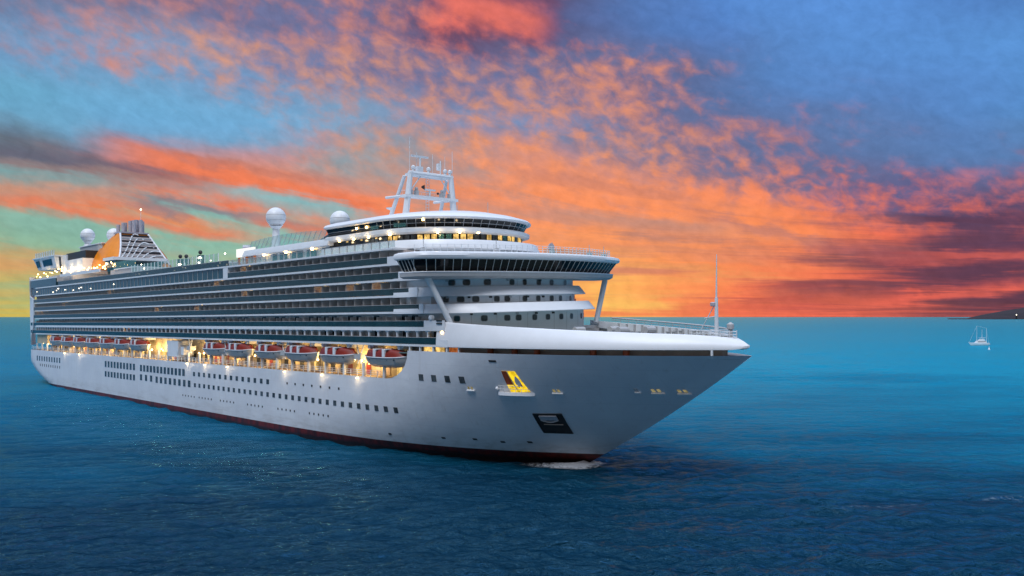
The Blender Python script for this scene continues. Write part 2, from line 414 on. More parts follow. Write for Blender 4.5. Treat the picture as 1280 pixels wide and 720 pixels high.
# ------------------------------------------------------------------ mesh helpers
class MB:
    def __init__(s):
        s.v, s.f, s.mi = [], [], []

    def add(s, vs, fs, mi=0):
        o = len(s.v)
        s.v += [tuple(p) for p in vs]
        s.f += [tuple(i + o for i in f) for f in fs]
        s.mi += [mi] * len(fs)
        return s

    def box(s, x0, x1, y0, y1, z0, z1, mi=0):
        v = [(x, y, z) for z in (z0, z1) for y in (y0, y1) for x in (x0, x1)]
        return s.add(v, [(0, 2, 3, 1), (4, 5, 7, 6), (0, 1, 5, 4), (2, 6, 7, 3), (0, 4, 6, 2), (1, 3, 7, 5)], mi)

    def loft(s, rings, close=True, cap0=False, cap1=False, mi=0):
        n = len(rings[0])
        vs = [p for r in rings for p in r]
        fs = []
        for i in range(len(rings) - 1):
            for j in range(n if close else n - 1):
                k = (j + 1) % n
                fs.append((i * n + j, i * n + k, (i + 1) * n + k, (i + 1) * n + j))
        if cap0:
            fs.append(tuple(range(n - 1, -1, -1)))
        if cap1:
            fs.append(tuple((len(rings) - 1) * n + j for j in range(n)))
        return s.add(vs, fs, mi)

    def prism(s, poly, z0, z1, mi=0):
        return s.loft([[(x, y, z0) for x, y in poly], [(x, y, z1) for x, y in poly]], True, True, True, mi)

    def tube(s, pts, r, n=6, mi=0):
        pts = [Vector(p) for p in pts]
        rr = r if isinstance(r, (list, tuple)) else [r] * len(pts)
        rings = []
        for i, p in enumerate(pts):
            d = (pts[min(i + 1, len(pts) - 1)] - pts[max(i - 1, 0)]).normalized()
            a = d.cross(Vector((0, 0, 1)))
            if a.length < 1e-3:
                a = d.cross(Vector((1, 0, 0)))
            a.normalize()
            b = d.cross(a)
            rings.append([p + (a * math.cos(2 * math.pi * k / n) + b * math.sin(2 * math.pi * k / n)) * rr[i] for k in range(n)])
        return s.loft(rings, True, True, True, mi)

    def lathe(s, prof, c, n=16, mi=0):
        return s.loft([[(c[0] + r * math.cos(2 * math.pi * k / n), c[1] + r * math.sin(2 * math.pi * k / n), c[2] + z) for k in range(n)] for r, z in prof], True, True, True, mi)

    def ball(s, c, r, n=10, mi=0):
        m = max(4, n // 2)
        return s.lathe([(max(1e-3, r * math.sin(math.pi * i / m)), -r * math.cos(math.pi * i / m)) for i in range(m + 1)], c, n, mi)

    def build(s, name, m, parent=None, smooth=False):
        me = bpy.data.meshes.new(name)
        me.from_pydata(s.v, [], s.f)
        for x in (m if isinstance(m, (list, tuple)) else [m]):
            me.materials.append(x)
        me.polygons.foreach_set('material_index', s.mi)
        bm = bmesh.new()
        bm.from_mesh(me)
        bmesh.ops.recalc_face_normals(bm, faces=bm.faces)
        if smooth:
            for f in bm.faces:
                f.smooth = True
            for e in bm.edges:
                if len(e.link_faces) == 2 and e.calc_face_angle(0) > R(38):
                    e.smooth = False
        bm.to_mesh(me)
        bm.free()
        o = bpy.data.objects.new(name, me)
        col.objects.link(o)
        if parent is not None:
            o.parent = parent
        return o


def empty(name, loc=(0, 0, 0), rot=None):
    o = bpy.data.objects.new(name, None)
    o.location = loc
    if rot is not None:
        o.rotation_euler = rot
    o.empty_display_size = 0.5
    col.objects.link(o)
    return o


def tag(o, label, cat, group=None, kind=None):
    if label:
        o['label'] = label
    if cat:
        o['category'] = cat
    if group:
        o['group'] = group
    if kind:
        o['kind'] = kind
    return o


def dup(root, loc):
    r = root.copy()
    col.objects.link(r)
    r.location = loc
    for ch in list(root.children):
        c = ch.copy()
        col.objects.link(c)
        c.parent = r
        for gch in list(ch.children):
            d = gch.copy()
            col.objects.link(d)
            d.parent = c
    return r


def many(name, items, m, parent, key=lambda it: 0, limit=95):
    """items: (MB) each; the ones nearest the bow (largest in the photo) become parts, the rest one 'stuff' part"""
    items = sorted(items, key=lambda it: -max(p[0] for p in it.v))
    for it in items[:limit]:
        it.build(name, m, parent)
    if len(items) > limit:
        rest = MB()
        for it in items[limit:]:
            o = len(rest.v)
            rest.v += it.v
            rest.f += [tuple(i + o for i in f) for f in it.f]
            rest.mi += it.mi
        o = rest.build(name, m, parent)
        o['kind'] = 'stuff'


# ------------------------------------------------------------------ the ship: frame and lines of the hull
# ship frame: x forward from the stern, y to port, z up from the waterline
SHIP_YAW, SHIP_TRIM, SHIP_ROLL = -0.8454, -0.0059, 0.0032
ship = empty('cruise_ship', (-160.332, 337.003, CAM_H - 24.6323), None)
_m = Matrix.Rotation(SHIP_YAW, 3, 'Z') @ Matrix.Rotation(SHIP_TRIM, 3, 'Y') @ Matrix.Rotation(SHIP_ROLL, 3, 'X')
ship.rotation_euler = _m.to_euler()
tag(ship, 'huge white cruise ship with stacked balcony decks and an orange funnel', 'cruise ship')
SHIP_M = Matrix.Translation(ship.location) @ _m.to_4x4()


def x_stem(z):
    if z < 0:
        return 260.3 + z * 0.9
    return 260.3 + 1.95 * z - 0.0145 * z * z      # raked clipper stem


def x_stern(z):
    return -8.0 if z >= 9 else -8.0 + 21.0 * ((9 - z) / 9) ** 1.9


def hull_half(x, z):
    t = min(1, max(0, z / 17.7))
    xs = 172 + 70 * t ** 0.75
    xe = x_stem(z)
    p = 3.4 - 0.7 * t
    b = 18.0
    if x > xs:
        b *= max(0.0, 1 - min(1, (x - xs) / (xe - xs)) ** p)
    x0 = x_stern(z)
    rl = 8 + 14 * (1 - min(1, max(0, z / 9)))
    if x < x0 + rl:
        b *= 1 - 0.45 * ((x0 + rl - x) / rl) ** (5 - 2.2 * (1 - min(1, max(0, z / 9))))
    return b


def hull_x(c, z):
    if c > 236:
        return 236 + (c - 236) / 54.0 * (x_stem(z) - 236)
    if c < 15:
        x0 = x_stern(z)
        return 15 - (15 - c) / 23.0 * (15 - x0) if x0 < 14 else c
    return c


def hull_pt(x, z, off=0.0, side=-1):
    """point on the hull side, pushed off along its outward normal"""
    e = 0.25
    p = Vector((x, side * hull_half(x, z), z))
    if off:
        px = Vector((x + e, side * hull_half(x + e, z), z)) - Vector((x - e, side * hull_half(x - e, z), z))
        pz = Vector((x, side * hull_half(x, z + e), z + e)) - Vector((x, side * hull_half(x, z - e), z - e))
        n = px.cross(pz).normalized()
        if n.y * side < 0:
            n = -n
        p += n * off
    return p


def hull_patch(x0, x1, z0, z1, off=0.04, side=-1, shear=0.0, depth=0.1):
    """slab lying on the hull side"""
    nx = max(1, int((x1 - x0) / 2))
    mb = MB()
    o, i = [], []
    for zz in (z0, z1):
        for k in range(nx + 1):
            xx = x0 + (x1 - x0) * k / nx + shear * (zz - z0)
            o.append(hull_pt(xx, zz, off, side))
            i.append(hull_pt(xx, zz, off - depth, side))
    n = nx + 1
    ring_o = o[:n] + o[n:][::-1]
    ring_i = i[:n] + i[n:][::-1]
    mb.add(o, [(k, k + 1, n + k + 1, n + k) for k in range(nx)])
    mb.loft([ring_i, ring_o], True)
    return mb


PROM = 12.8
HTOP = 17.7


def build_hull():
    mb = MB()
    cols = [-8, -7.5, -6.5, -5, -3, 0, 4, 8, 12, 15] + list(range(20, 230, 6)) + [230, 232, 234, 236] + [236 + 54 * k / 40 for k in range(1, 41)]
    zs = [-5, -3, -1.5, 0, .8, 1.6, 1.66, 2.6, 4, 5.5, 7, 8.5, 10, 11.4, 12.1, 12.8, 13.4, 14, 15, 16, 17, 17.7]
    for side in (-1, 1):
        base = len(mb.v)
        for z in zs:
            for c in cols:
                x = hull_x(c, z)
                mb.v.append((x, side * max(0.02, hull_half(x, z)), z))
        n = len(cols)
        for i in range(len(zs) - 1):
            for j in range(n - 1):
                if zs[i] >= PROM - 1e-6 and cols[j] < 236:
                    # rounded lower corner at the front of the open promenade
                    zc = zs[i + 1]
                    lim = 236
                    if cols[j] < lim - 0.01:
                        continue
                mb.f.append((base + i * n + j, base + i * n + j + 1, base + (i + 1) * n + j + 1, base + (i + 1) * n + j))
                mb.mi.append(0)
    # transom
    n = len(cols)
    tot = n * len(zs)
    for i in range(len(zs) - 1):
        if zs[i] < PROM - 1e-6:
            mb.f.append((i * n, (i + 1) * n, tot + (i + 1) * n, tot + i * n))
            mb.mi.append(0)
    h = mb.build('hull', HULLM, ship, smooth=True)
    return h


build_hull()


def deck_outline(inset, z, x0=-7.5, x1=None, n=40):
    """closed deck plan polygon following the hull at height z"""
    x1 = x1 if x1 is not None else x_stem(z) - 0.5
    st = []
    for k in range(n + 1):
        x = x0 + (x1 - x0) * k / n
        st.append((x, max(0.02, hull_half(x, z) - inset)))
    return [(x, -b) for x, b in st] + [(x, b) for x, b in reversed(st)]


def outline(xb, xf, w, lf, n=2.6, seg=28, m=2.0):
    """plan of a deckhouse: square aft at xb, rounded front of length lf reaching xf"""
    pts = [(xb, -w)]
    for k in range(seg + 1):
        a = -1 + 2 * k / seg
        y = w * math.sin(a * math.pi / 2)
        x = xf - lf + lf * max(0.0, 1 - abs(y / w) ** n) ** (1 / m)
        pts.append((x, y))
    pts.append((xb, w))
    return pts


# ------------------------------------------------------------------ promenade level
MB().prism(deck_outline(0.15, PROM - .3, -7.5, 240), PROM - .3, PROM - .05).build('promenade_deck', DECKM, ship)
wall = MB()
wall.box(8, 236, -14.0, 14.0, PROM - .05, 18.2)
wall.build('promenade_wall', PROMW, ship)
MB().prism(deck_outline(0.25, 17.4, 230, x_stem(17.4) - 1.0), 17.2, 17.4).build('mooring_deck', DECKG, ship)
MB().prism(deck_outline(3.0, 17.4, 234, 286), 17.42, 18.75).build('slot_wall', SLOTM, ship)
# posts in the long slot under the forecastle
for x in (249.2, 286.2):
    b = hull_half(x, 17.6) - .35
    MB().box(x - .12, x + .12, -b - .12, -b + .12, 17.4, 18.6).build('slot_post', WHITE, ship)
for x in (254.2, 259.0, 263.0, 271.5, 275.8):
    b = hull_half(x, 17.6) - 2.2
    MB().lathe([(.45, 0), (.5, .1), (.5, .95), (.35, 1.05)], (x, -b, 17.4), 12).build('mooring_drum', RUSTM, ship, True)
for x in (236.5, 239.4, 243.0, 246.6):
    MB().box(x - .16, x + .16, -17.95, -17.6, 17.6, 18.5).build('slot_post', WHITE, ship)
for x in (237.9, 241.2, 244.8):
    MB().box(x - 1.05, x + 1.05, -15.25, -15.06, 17.45, 18.5).build('lit_slot_window', LITO if x > 244 else LITW, ship)

# stanchions, windows, lamps and light on the promenade
post, rail, lampb, doorb = [], MB(), [], []
x = 4.0
i = 0
while x < 232:
    post.append(MB().box(x - .22, x + .22, -17.75, -17.3, PROM, 15.2))
    x += 6.6
    i += 1
many('promenade_pillar', post, WHITE, ship)
for zz in (13.25, 13.6, 13.95):
    rail.tube([(-3, -hull_half(-3, 12.5) + .2, zz), (2, -17.75, zz), (228, -17.75, zz)], .045, 4)
rail.build('promenade_railing', WHITE, ship)
bal = []
x = 0.0
while x < 229:
    bal.append(MB().box(x - .05, x + .05, -17.8, -17.7, PROM, 14.0))
    x += 2.2
many('railing_post', bal, WHITE, ship, limit=60)
for k in range(70):
    xx = 10 + k * 3.2 + random.uniform(-.4, .4)
    if xx > 233:
        break
    h = random.choice((1.7, 1.7, 2.0))
    MBX = MB().box(xx - .75, xx + .75, -14.09, -14.02, PROM + .15, PROM + .15 + h)
    MBX.build('promenade_window' if k % 3 else 'promenade_door', random.choice((DARK, BOATR, LITW, DARK, CABIN)), ship)
for k in range(62):
    xx = 4 + k * 3.7 + random.uniform(-.6, .6)
    if xx < 233 and not 127 < xx < 138:
        lampb.append(MB().ball((xx, -16.9 + random.uniform(0, 1.5), random.uniform(14.9, 15.5)), random.uniform(.12, .24), 8))
many('promenade_lamp', lampb, BULB, ship)
for k in range(42):
    xx = 4 + k * 5.45
    if 127 < xx < 141 or xx < 17:
        continue
    ld = bpy.data.lights.new('promenade_light', 'POINT')
    ld.energy = random.choice((620, 760, 900))
    ld.color = (1.0, 0.66, 0.26)
    ld.shadow_soft_size = 0.3
    lo = bpy.data.objects.new('promenade_light', ld)
    col.objects.link(lo)
    lo.parent = ship
    lo.location = (xx, -15.7, 15.5)

# ------------------------------------------------------------------ deck slabs and balcony decks, starboard and port
ZD = [18.6, 21.3, 24.0, 26.75, 29.5, 32.2, 34.9]
XE = [247.0, 246.0, 240.6, 239.0, 238.0, 236.0, 232.0]      # forward ends of the straight slabs
XG = [244.3, 240.7, 239.4, 236.5, 233.5, 230.2]             # forward ends of the glass railings
XA = [-5.0, -4.6, 1.0, 1.0, 1.0, -4.5, -4.5]


def slab_poly(xa, xe, b=18.05):
    pts = []
    for k in range(7):
        x = xa + (12 - xa) * (k / 6) ** 1.6
        bb = b * (1 - 0.45 * max(0, (12 - x) / 20) ** 5)
        pts.append((x, -bb))
    pts.append((xe, -b))
    return pts + [(x, -y) for x, y in reversed(pts)]


for k, z in enumerate(ZD):
    th = 0.34 if k != 1 else 0.62
    MB().prism(slab_poly(XA[k], XE[k]), z - th * .5, z + th * .5).build('deck_slab', WHITE, ship)

WY = [16.9, 16.6, 15.9, 15.9, 15.9, 15.9]
for k in range(6):
    z0, z1 = ZD[k] + .22, ZD[k + 1] - .22
    xe = XG[k] + 2.5
    y = WY[k]
    w = MB()
    w.box(3, xe, -y, y, z0, z1)
    cm = CABINL if k < 2 else CABIN
    w.build('cabin_wall', cm, ship)
    # glass railing with a handrail, one run for each deck
    g0 = 165.5 if k == 5 else 1.5 if 2 <= k < 5 else -3
    g = MB().box(g0, XG[k], -17.98, -17.92, ZD[k] + .24, ZD[k] + 1.28)
    gl = g.build('balcony_glass', TEALG, ship)
    hr = MB().box(g0, XG[k], -18.02, -17.88, ZD[k] + 1.29, ZD[k] + 1.36)
    hr.build('handrail', GREYW, gl)

# cabin doors, dividers and lit cabins
door_c, door_d, lit, divs, lamps, posts0 = [], [], [], [], [], []
random.seed(11)
for k in range(6):
    x = XG[k] - 1.45
    z0 = ZD[k] + .24
    lo = 168 if k == 5 else 3
    while x > lo:
        y = WY[k]
        r = random.random()
        litp = (0.055 if k >= 2 else 0.008)
        p = MB().box(x - .95, x + .75, -y - .06, -y - .01, z0, z0 + 2.02)
        if r < litp:
            lit.append(p)
            lamps.append(MB().ball((x + .2, -y - .5, ZD[k + 1] - .42), .17, 6))
        elif r < 0.5:
            door_d.append(p)
        else:
            door_c.append(p)
        zt = ZD[k + 1] - .24
        divs.append(MB().box(x - 1.48, x - 1.40, -17.75 if k >= 2 else -17.6, -y, z0, zt - (0.0 if k >= 2 else .45)))
        if k == 0:
            posts0.append(MB().box(x - 1.56, x - 1.32, -17.85, -17.5, z0 + 1.1, zt).box(x - 1.32, x - .9, -17.85, -17.5, zt - .3, zt).box(x - 1.98, x - 1.56, -17.85, -17.5, zt - .3, zt))
        x -= 2.9
many('balcony_divider', divs, CABINL, ship)
many('balcony_post', posts0, WHITEC, ship)
many('cabin_door', door_d, DGLASS, ship)
many('curtained_door', door_c, CURT, ship)
many('lit_cabin_door', lit, LITO, ship)
many('balcony_lamp', lamps, BULB, ship)
# white solid fronts stepping forward of the glass
for k in range(6):
    b = MB().box(XG[k] + .01, XE[k], -18.04, -17.8, ZD[k] - .2, ZD[k] + (1.38 if k else 1.0))
    b.build('solid_bulwark', WHITEC, ship)
for sx in (232.5, 235.4):
    pass
# aft glazed side between the two upper slabs
MB().box(-3.5, 163.8, -17.7, -17.6, ZD[5] + .21, ZD[6] - .21).build('glazed_side', TEALW, ship)
mm = []
for k in range(58):
    mm.append(MB().box(-2 + k * 2.9 - .05, -2 + k * 2.9 + .05, -17.78, -17.68, ZD[5] + .21, ZD[6] - .21))
many('glazing_post', mm, GREYW, ship, limit=40)
MB().box(163.8, 166.2, -18.02, -15.8, ZD[5] + .2, ZD[6] - .2).build('white_post', WHITE, ship)
# raised aft side plating
MB().prism([(-4.6, -17.2), (-2, -18.0), (30, -18.0), (30, -17.7), (-4.6, -16.9)], ZD[6] + .21, 37.7).build('aft_side_plate', TEALW, ship)
MB().prism([(-4.7, -17.3), (-2, -18.1), (30, -18.1), (30, -17.6), (-4.7, -16.8)], 37.7, 38.1).build('aft_rim', WHITE, ship)
# white quarter wing closing the balconies at the stern
qp = []
wing = MB()
rings = []
for z, xa, xb in ((14.5, -6.0, -2.5), (18, -6.6, -1.5), (21, -7.2, 0.8), (26, -7.4, 1.6), (31, -7.4, 1.2), (32.2, -7.2, -3.5), (36, -6.6, -4.0), (39.2, -5.2, -4.0)):
    rings.append([(xa, -16.0, z), (xa + .6, -17.3, z), (xb, -18.12, z), (xb, -17.7, z), (xa + 1, -15.8, z)])
wing.loft(rings, True, True, True)
wing.build('stern_wing', WHITE, ship, True)

# ------------------------------------------------------------------ forecastle: the white flared shell over the slot
def shell_pt(s, d, z):
    """plan point of the shell for lengthwise share s, moved in by d"""
    xt = 289.9 - d * 1.3
    x = 244 + s * (xt - 244)
    xs = 240.0
    b = (18.12 - d * (0.35 + 0.65 * min(1, s * 2.2))) * max(0.0, 1 - max(0, (x - xs) / (xt - xs)) ** 2.7)
    return x, b, z


def rim_z(s):
    return 22.55 - 2.2 * s ** 0.85 - (max(0, s - .86) / .14) ** 2 * 0.4


NS = 44
for nm, prof in (('forecastle_shell', [(.5, 18.42), (0, 18.48), (-.02, 18.75), (.22, 0.3), (.6, .62), (1.1, .92), (1.22, .985), (1.34, 1.0), (1.6, 1.0)]),
                 ('forecastle_bulwark', [(1.62, 1.0), (1.7, .985), (1.75, -1.25)])):
    mb = MB()
    rows = []
    for (d, zz) in prof:
        row = []
        for k in range(NS + 1):
            s = (k / NS) ** 0.85
            rz = rim_z(s)
            z = zz if zz > 2 else (rz + zz if zz < 0 else 18.9 + (rz - 18.9) * zz)
            if s > .97 and zz > 2:
                z += 0.35 * (s - .97) / .03
            row.append(shell_pt(s, d, z))
        rows.append([(x, -b, z) for x, b, z in row] + [(x, b, z) for x, b, z in reversed(row[:-1])])
    mb.loft(rows, close=False)
    mb.build(nm, WHITEC, ship, True)
pl = [shell_pt((k / NS) ** 0.85, 1.75, 0)[:2] for k in range(NS + 1)]
MB().prism([(x, -b) for x, b in pl] + [(x, b) for x, b in reversed(pl[:-1])], 19.9, 20.1).build('foredeck', DECKG, ship)
# rail and stays along the far bulwark
rl = MB()
for side in (-1, 1):
    for h in (.35, .75):
        pts = []
        for k in range(4, 41):
            s = (k / NS) ** 0.85
            x, b, z = shell_pt(s, 1.5, rim_z(s) + h)
            pts.append((x, side * b, z))
        if side > 0:
            rl.tube(pts, .05 if h < .5 else .13, 4)
    for k in range(6, 41, 2):
        s = (k / NS) ** 0.85
        x, b, z = shell_pt(s, 1.5, rim_z(s))
        if side > 0:
            rl.tube([(x, side * b, z), (x, side * b, z + .8)], .05, 4)
            x2, b2, z2 = shell_pt(s, 1.9, rim_z(s))
            rl.box(x2 - .1, x2 + .1, side * b2 - .3, side * b2 + .1, 20.1, z2 - .05)
rl.build('foredeck_railing', GREYW, ship)
# gear on the foredeck
for x, y in ((262, -4), (262, 4), (270, -3), (270, 3.2)):
    w = MB().box(x - 1.2, x + 1.2, y - .8, y + .8, 20.1, 20.5)
    w.tube([(x, y - 1.0, 21.0), (x, y + 1.0, 21.0)], .55, 12)
    w.build('windlass', GREYW, ship)
for x, y in ((266, -8), (266, 8), (274, -5), (274, 5), (279, 3), (279, -3)):
    bm_ = MB()
    for dx in (-.5, .5):
        bm_.lathe([(.22, 0), (.22, .7), (.3, .72), (.3, .85)], (x + dx, y, 20.1), 10)
    bm_.build('bollard', GREYW, ship)
# foremast at the bow with stay, ladder platform, lookout railing and lamp post
fm = MB()
fm.tube([(284.6, 0, 20.0), (284.6, 0, 25.6)], [.34, .22], 10)
fm.tube([(284.6, 0, 25.6), (284.7, 0, 31.6)], [.13, .05], 8)
fmo = fm.build('foremast', MASTM, ship)
s_ = MB()
s_.tube([(284.4, 0, 24.8), (281.4, 0, 20.2)], .07, 5)
s_.tube([(284.4, 0, 23.0), (282.6, 0.0, 22.8)], .07, 5)
s_.build('stay', MASTM, fmo)
MB().lathe([(.3, 0), (.42, .1), (.42, .5), (.2, .6)], (284.2, -.2, 24.4), 10).build('anchor_lamp', STEEL, fmo)
br_ = MB()
for z in (20.3, 20.7, 21.1):
    br_.tube([(281.8, -2.4, z), (285, -1.9, z), (287.3, -.9, z - .2), (287.8, 0, z - .2), (287.3, .9, z - .2), (285, 1.9, z), (281.8, 2.4, z)], .05, 4)
for x, y in ((281.8, -2.4), (283.4, -2.1), (285, -1.9), (286.2, -1.4), (287.3, -.9), (287.8, 0), (287.3, .9), (285, 1.9), (283.4, 2.1), (281.8, 2.4)):
    br_.tube([(x, y, 19.3), (x, y, 21.1)], .05, 4)
br_.build('bow_railing', MASTM, ship)
MB().lathe([(.3, 0), (.3, 1.6), (.5, 1.7), (.5, 2.3), (.1, 2.6)], (286.6, .4, 19.6), 10).build('bow_lamp_post', GREYW, ship)

# ------------------------------------------------------------------ front tiers


def band(name, ob, ot, z0, z1, m, parent=None, ins=0.25):
    """skirt between a bottom outline and a top outline, with its deck and its soffit"""
    mb = MB()
    mid = [((a[0] + b[0]) / 2 + .0, (a[1] + b[1]) / 2) for a, b in zip(ob, ot)]
    cx = sum(p[0] for p in ot) / len(ot)
    inn = [(p[0] - ins, p[1] * (1 - ins / 18)) for p in ot]
    mb.loft([[(x, y, z0) for x, y in ob], [(x, y, z0 + .12) for x, y in ob], [(x, y, z1) for x, y in ot], [(x, y, z1) for x, y in inn], [(x, y, z1 - .35) for x, y in inn]], True, True, True)
    mb.v = [(x, y, z + tz(y)) for x, y, z in mb.v]
    return mb.build(name, m, parent or ship, True)


def tz(y):
    return max(0.0, 0.026 * (y + 14)) if TILT else 0.0


TILT = True
XB = 232.0
TIER = [
    # z of the deck, bottom outline, top outline, wall outline below it
    (24.0, outline(XB, 252.6, 18.06, 13, 2.5), outline(XB, 251.2, 17.9, 13, 2.5), outline(XB, 250.6, 16.6, 12.5, 2.6), 20.1),
    (26.75, outline(XB, 250.1, 18.06, 12.5, 2.5), outline(XB, 248.7, 17.9, 12.5, 2.5), outline(XB, 248.3, 16.5, 12, 2.6), 24.2),
    (29.5, outline(XB, 249.4, 18.02, 11.5, 2.5), outline(XB, 249.0, 17.9, 11.5, 2.5), outline(XB, 247.6, 16.4, 11, 2.6), 26.95),
    (35.2, outline(205, 240.6, 16.6, 15, 2.3), outline(205, 239.8, 16.2, 15, 2.3), outline(206, 238.4, 15.4, 14, 2.3), 29.7),
]
for i, (z, ob, ot, ow, wz) in enumerate(TIER):
    TILT = i < 3
    band('front_fascia', ob, ot, z - .2, z + (1.32 if i < 2 else .6 if i == 2 else 1.35), WHITEC)
    MB().loft([[(x, y, wz) for x, y in ow], [(x, y, z - .18 + tz(y)) for x, y in ow]], True, True, True).build('front_wall', WHITE, ship, True)


def wall_panel(ow, a, wdt, z0, z1, off=.05, th=.06, round_=False):
    """panel set on an outline wall at plan angle parameter a in [0,1] along the outline"""
    pts = [Vector((p[0], p[1], 0)) for p in ow]
    L = [0]
    for p, q_ in zip(pts, pts[1:]):
        L.append(L[-1] + (q_ - p).length)
    t = a * L[-1]

    def at(t):
        for k in range(len(pts) - 1):
            if L[k + 1] >= t:
                f = (t - L[k]) / max(1e-6, L[k + 1] - L[k])
                return pts[k].lerp(pts[k + 1], f), (pts[k + 1] - pts[k]).normalized()
        return pts[-1], (pts[-1] - pts[-2]).normalized()
    p, d = at(t)
    nrm = Vector((d.y, -d.x, 0))
    z0, z1 = z0 + tz(p.y) * .6, z1 + tz(p.y) * .6
    mb = MB()
    if round_:
        r = 0.28
        prof = []
        for cx, cz, a0 in ((wdt / 2 - r, z1 - r, 0), (-wdt / 2 + r, z1 - r, 90), (-wdt / 2 + r, z0 + r, 180), (wdt / 2 - r, z0 + r, 270)):
            for q_ in range(4):
                an = R(a0 + q_ * 30)
                prof.append((cx + r * math.cos(an), cz + r * math.sin(an)))
    else:
        prof = [(-wdt / 2, z0), (wdt / 2, z0), (wdt / 2, z1), (-wdt / 2, z1)]
    mb.loft([[tuple(p + d * u + nrm * (off - th) + Vector((0, 0, w_))) for u, w_ in prof],
             [tuple(p + d * u + nrm * off + Vector((0, 0, w_))) for u, w_ in prof]], True, True, True)
    return mb


# windows of the front tiers (share along the wall outline, width, which glass)
random.seed(5)
for i, lst in ((0, [(.19, 1.0, TEALW), (.225, 1.3, TEALW), (.30, 1.3, WGLASS), (.365, 1.3, WGLASS), (.40, 1.3, WGLASS), (.455, 1.2, WGLASS), (.505, 1.2, WGLASS), (.56, 1.2, WGLASS), (.61, 1.1, WGLASS), (.68, 1.1, WGLASS), (.73, 1.1, WGLASS), (.79, 1.1, WGLASS)]),
               (1, [(.195, 1.2, TEALW), (.24, 1.5, TEALW), (.285, 1.4, WGLASS), (.35, 1.2, WGLASS), (.385, 1.3, WGLASS), (.45, 1.2, WGLASS), (.505, 1.2, WGLASS), (.565, 1.2, WGLASS), (.61, 1.1, WGLASS), (.68, 1.1, WGLASS), (.74, 1.1, WGLASS)]),
               (2, [(.215, 1.4, TEALW), (.26, 1.5, TEALW), (.325, 1.5, WGLASS), (.41, 1.2, TEALW), (.46, 1.0, WGLASS), (.52, 1.2, WGLASS), (.58, 1.2, WGLASS), (.66, 1.1, WGLASS)])):
    z, ob, ot, ow, wz = TIER[i]
    zb = (22.35 if i == 0 else wz + 1.28)
    TILT = True
    for a, wd, gm in lst:
        wd *= .78
        f = wall_panel(ow, a, wd + .16, zb + .06, zb + 1.1, .03, .06, True).build('front_window', GREYW, ship)
        wall_panel(ow, a, wd, zb + .13, zb + 1.03, .05, .06, True).build('window_pane', gm, f)
    for a in (.265, .335, .43, .53, .585, .65):
        wall_panel(ow, a, .05, wz + .3, z - .25, .02, .05).build('wall_seam', GREYW, ship)
    for k in range(6):
        wall_panel(ow, .2 + k * .065, .45, z - .52, z - .24, .22, .26).build('deckhead_lamp', BLACK if k % 3 else GREYW, ship)

# ------------------------------------------------------------------ bridge with its wings
bridge = empty('bridge')
bridge.parent = ship
BW_ = 23.3


def bridge_line(dx, dy, nb=40):
    """plan outline of the bridge grown by dx at the front, dy at the wings"""
    f = []
    for k in range(nb + 1):
        y = -1 + 2 * k / nb
        f.append((251.4 + dx - 5.2 * abs(y) ** 2.1, y * (BW_ + dy)))
    ba = []
    for k in range(nb + 1):
        y = 1 - 2 * k / nb
        yy = y * (BW_ + dy)
        ba.append((240.4 - dx * .5, yy))
    # rounded wing corners
    f[0] = (f[0][0] - .9, f[0][1] + .05)
    f[-1] = (f[-1][0] - .9, f[-1][1] - .05)
    return f + ba


def tilt(y):
    return 0.018 * y + .25


def bl(rings, name, m, smooth=True, cap0=True, cap1=True):
    mb = MB()
    mb.loft([[(x, y, z + tilt(y)) for x, y in bridge_line(dx, dy)] for dx, dy, z in rings], True, cap0, cap1)
    return mb.build(name, m, bridge, smooth)


bl([(-2.2, -2.0, 29.35), (-1.2, -1.1, 29.4), (-.75, -.6, 29.7), (-.7, -.55, 30.25)], 'bridge_underside', GREYW)
bl([(-.72, -.57, 30.22), (-.62, -.5, 30.34), (-.68, -.55, 30.46)], 'bridge_sill', WHITEC)
bl([(-1.45, -1.2, 30.4), (-.2, -.15, 32.4)], 'bridge_windows', DGLASS, False)
bl([(-.15, -.1, 32.33), (.22, .2, 32.5), (.32, .3, 32.9), (.18, .16, 33.3), (-.5, -.45, 33.55), (-2.5, -2.4, 33.62)], 'bridge_roof', WHITEC)
# mullions leaning outward with the glass
lo = bridge_line(-1.40, -1.15, 40)
hi = bridge_line(-.15, -.10, 40)
PERI_L, PERI_H = lo, hi


def peri(pts, t):
    n = 41
    x = t * (n - 1)
    k = min(int(x), n - 2)
    f = x - k
    return Vector((pts[k][0] * (1 - f) + pts[k + 1][0] * f, pts[k][1] * (1 - f) + pts[k + 1][1] * f, 0))


NM = 34
for k in range(NM + 1):
    a = peri(PERI_L, k / NM)
    b = peri(PERI_H, k / NM)
    a.z, b.z = 30.42 + tilt(a.y), 32.4 + tilt(b.y)
    MB().tube([a, b], .06, 4).build('window_mullion', MULL, bridge)
for side in (-1, 1):
    for k in range(5):
        xx = 240.9 + k * .9
        MB().tube([(xx, side * (BW_ - 1.13), 30.42 + tilt(side * BW_)), (xx + .1, side * (BW_ - .08), 32.4 + tilt(side * BW_))], .07, 4).build('window_mullion', MULL, bridge)
    # wing strut down to the forecastle
    st = MB()
    st.tube([(244.9, side * 20.6, 29.9), (246.2, side * 16.7, 22.0)], [.52, .46], 10)
    st.build('wing_strut', WHITE, bridge, True)
rb = MB()
for h in (.4, .8, 1.15):
    rb.tube([(x - .8, y * .97, 33.55 + h + tilt(y)) for x, y in bridge_line(-.3, -.3)[:41]], .035, 4)
rb.build('roof_railing', WHITE, bridge)
ps = []
for k in range(0, 42):
    a = peri(bridge_line(-1.1, -1.0), k / 41)
    ps.append(MB().box(a.x - .04, a.x + .04, a.y - .04, a.y + .04, 33.5 + tilt(a.y), 34.75 + tilt(a.y)))
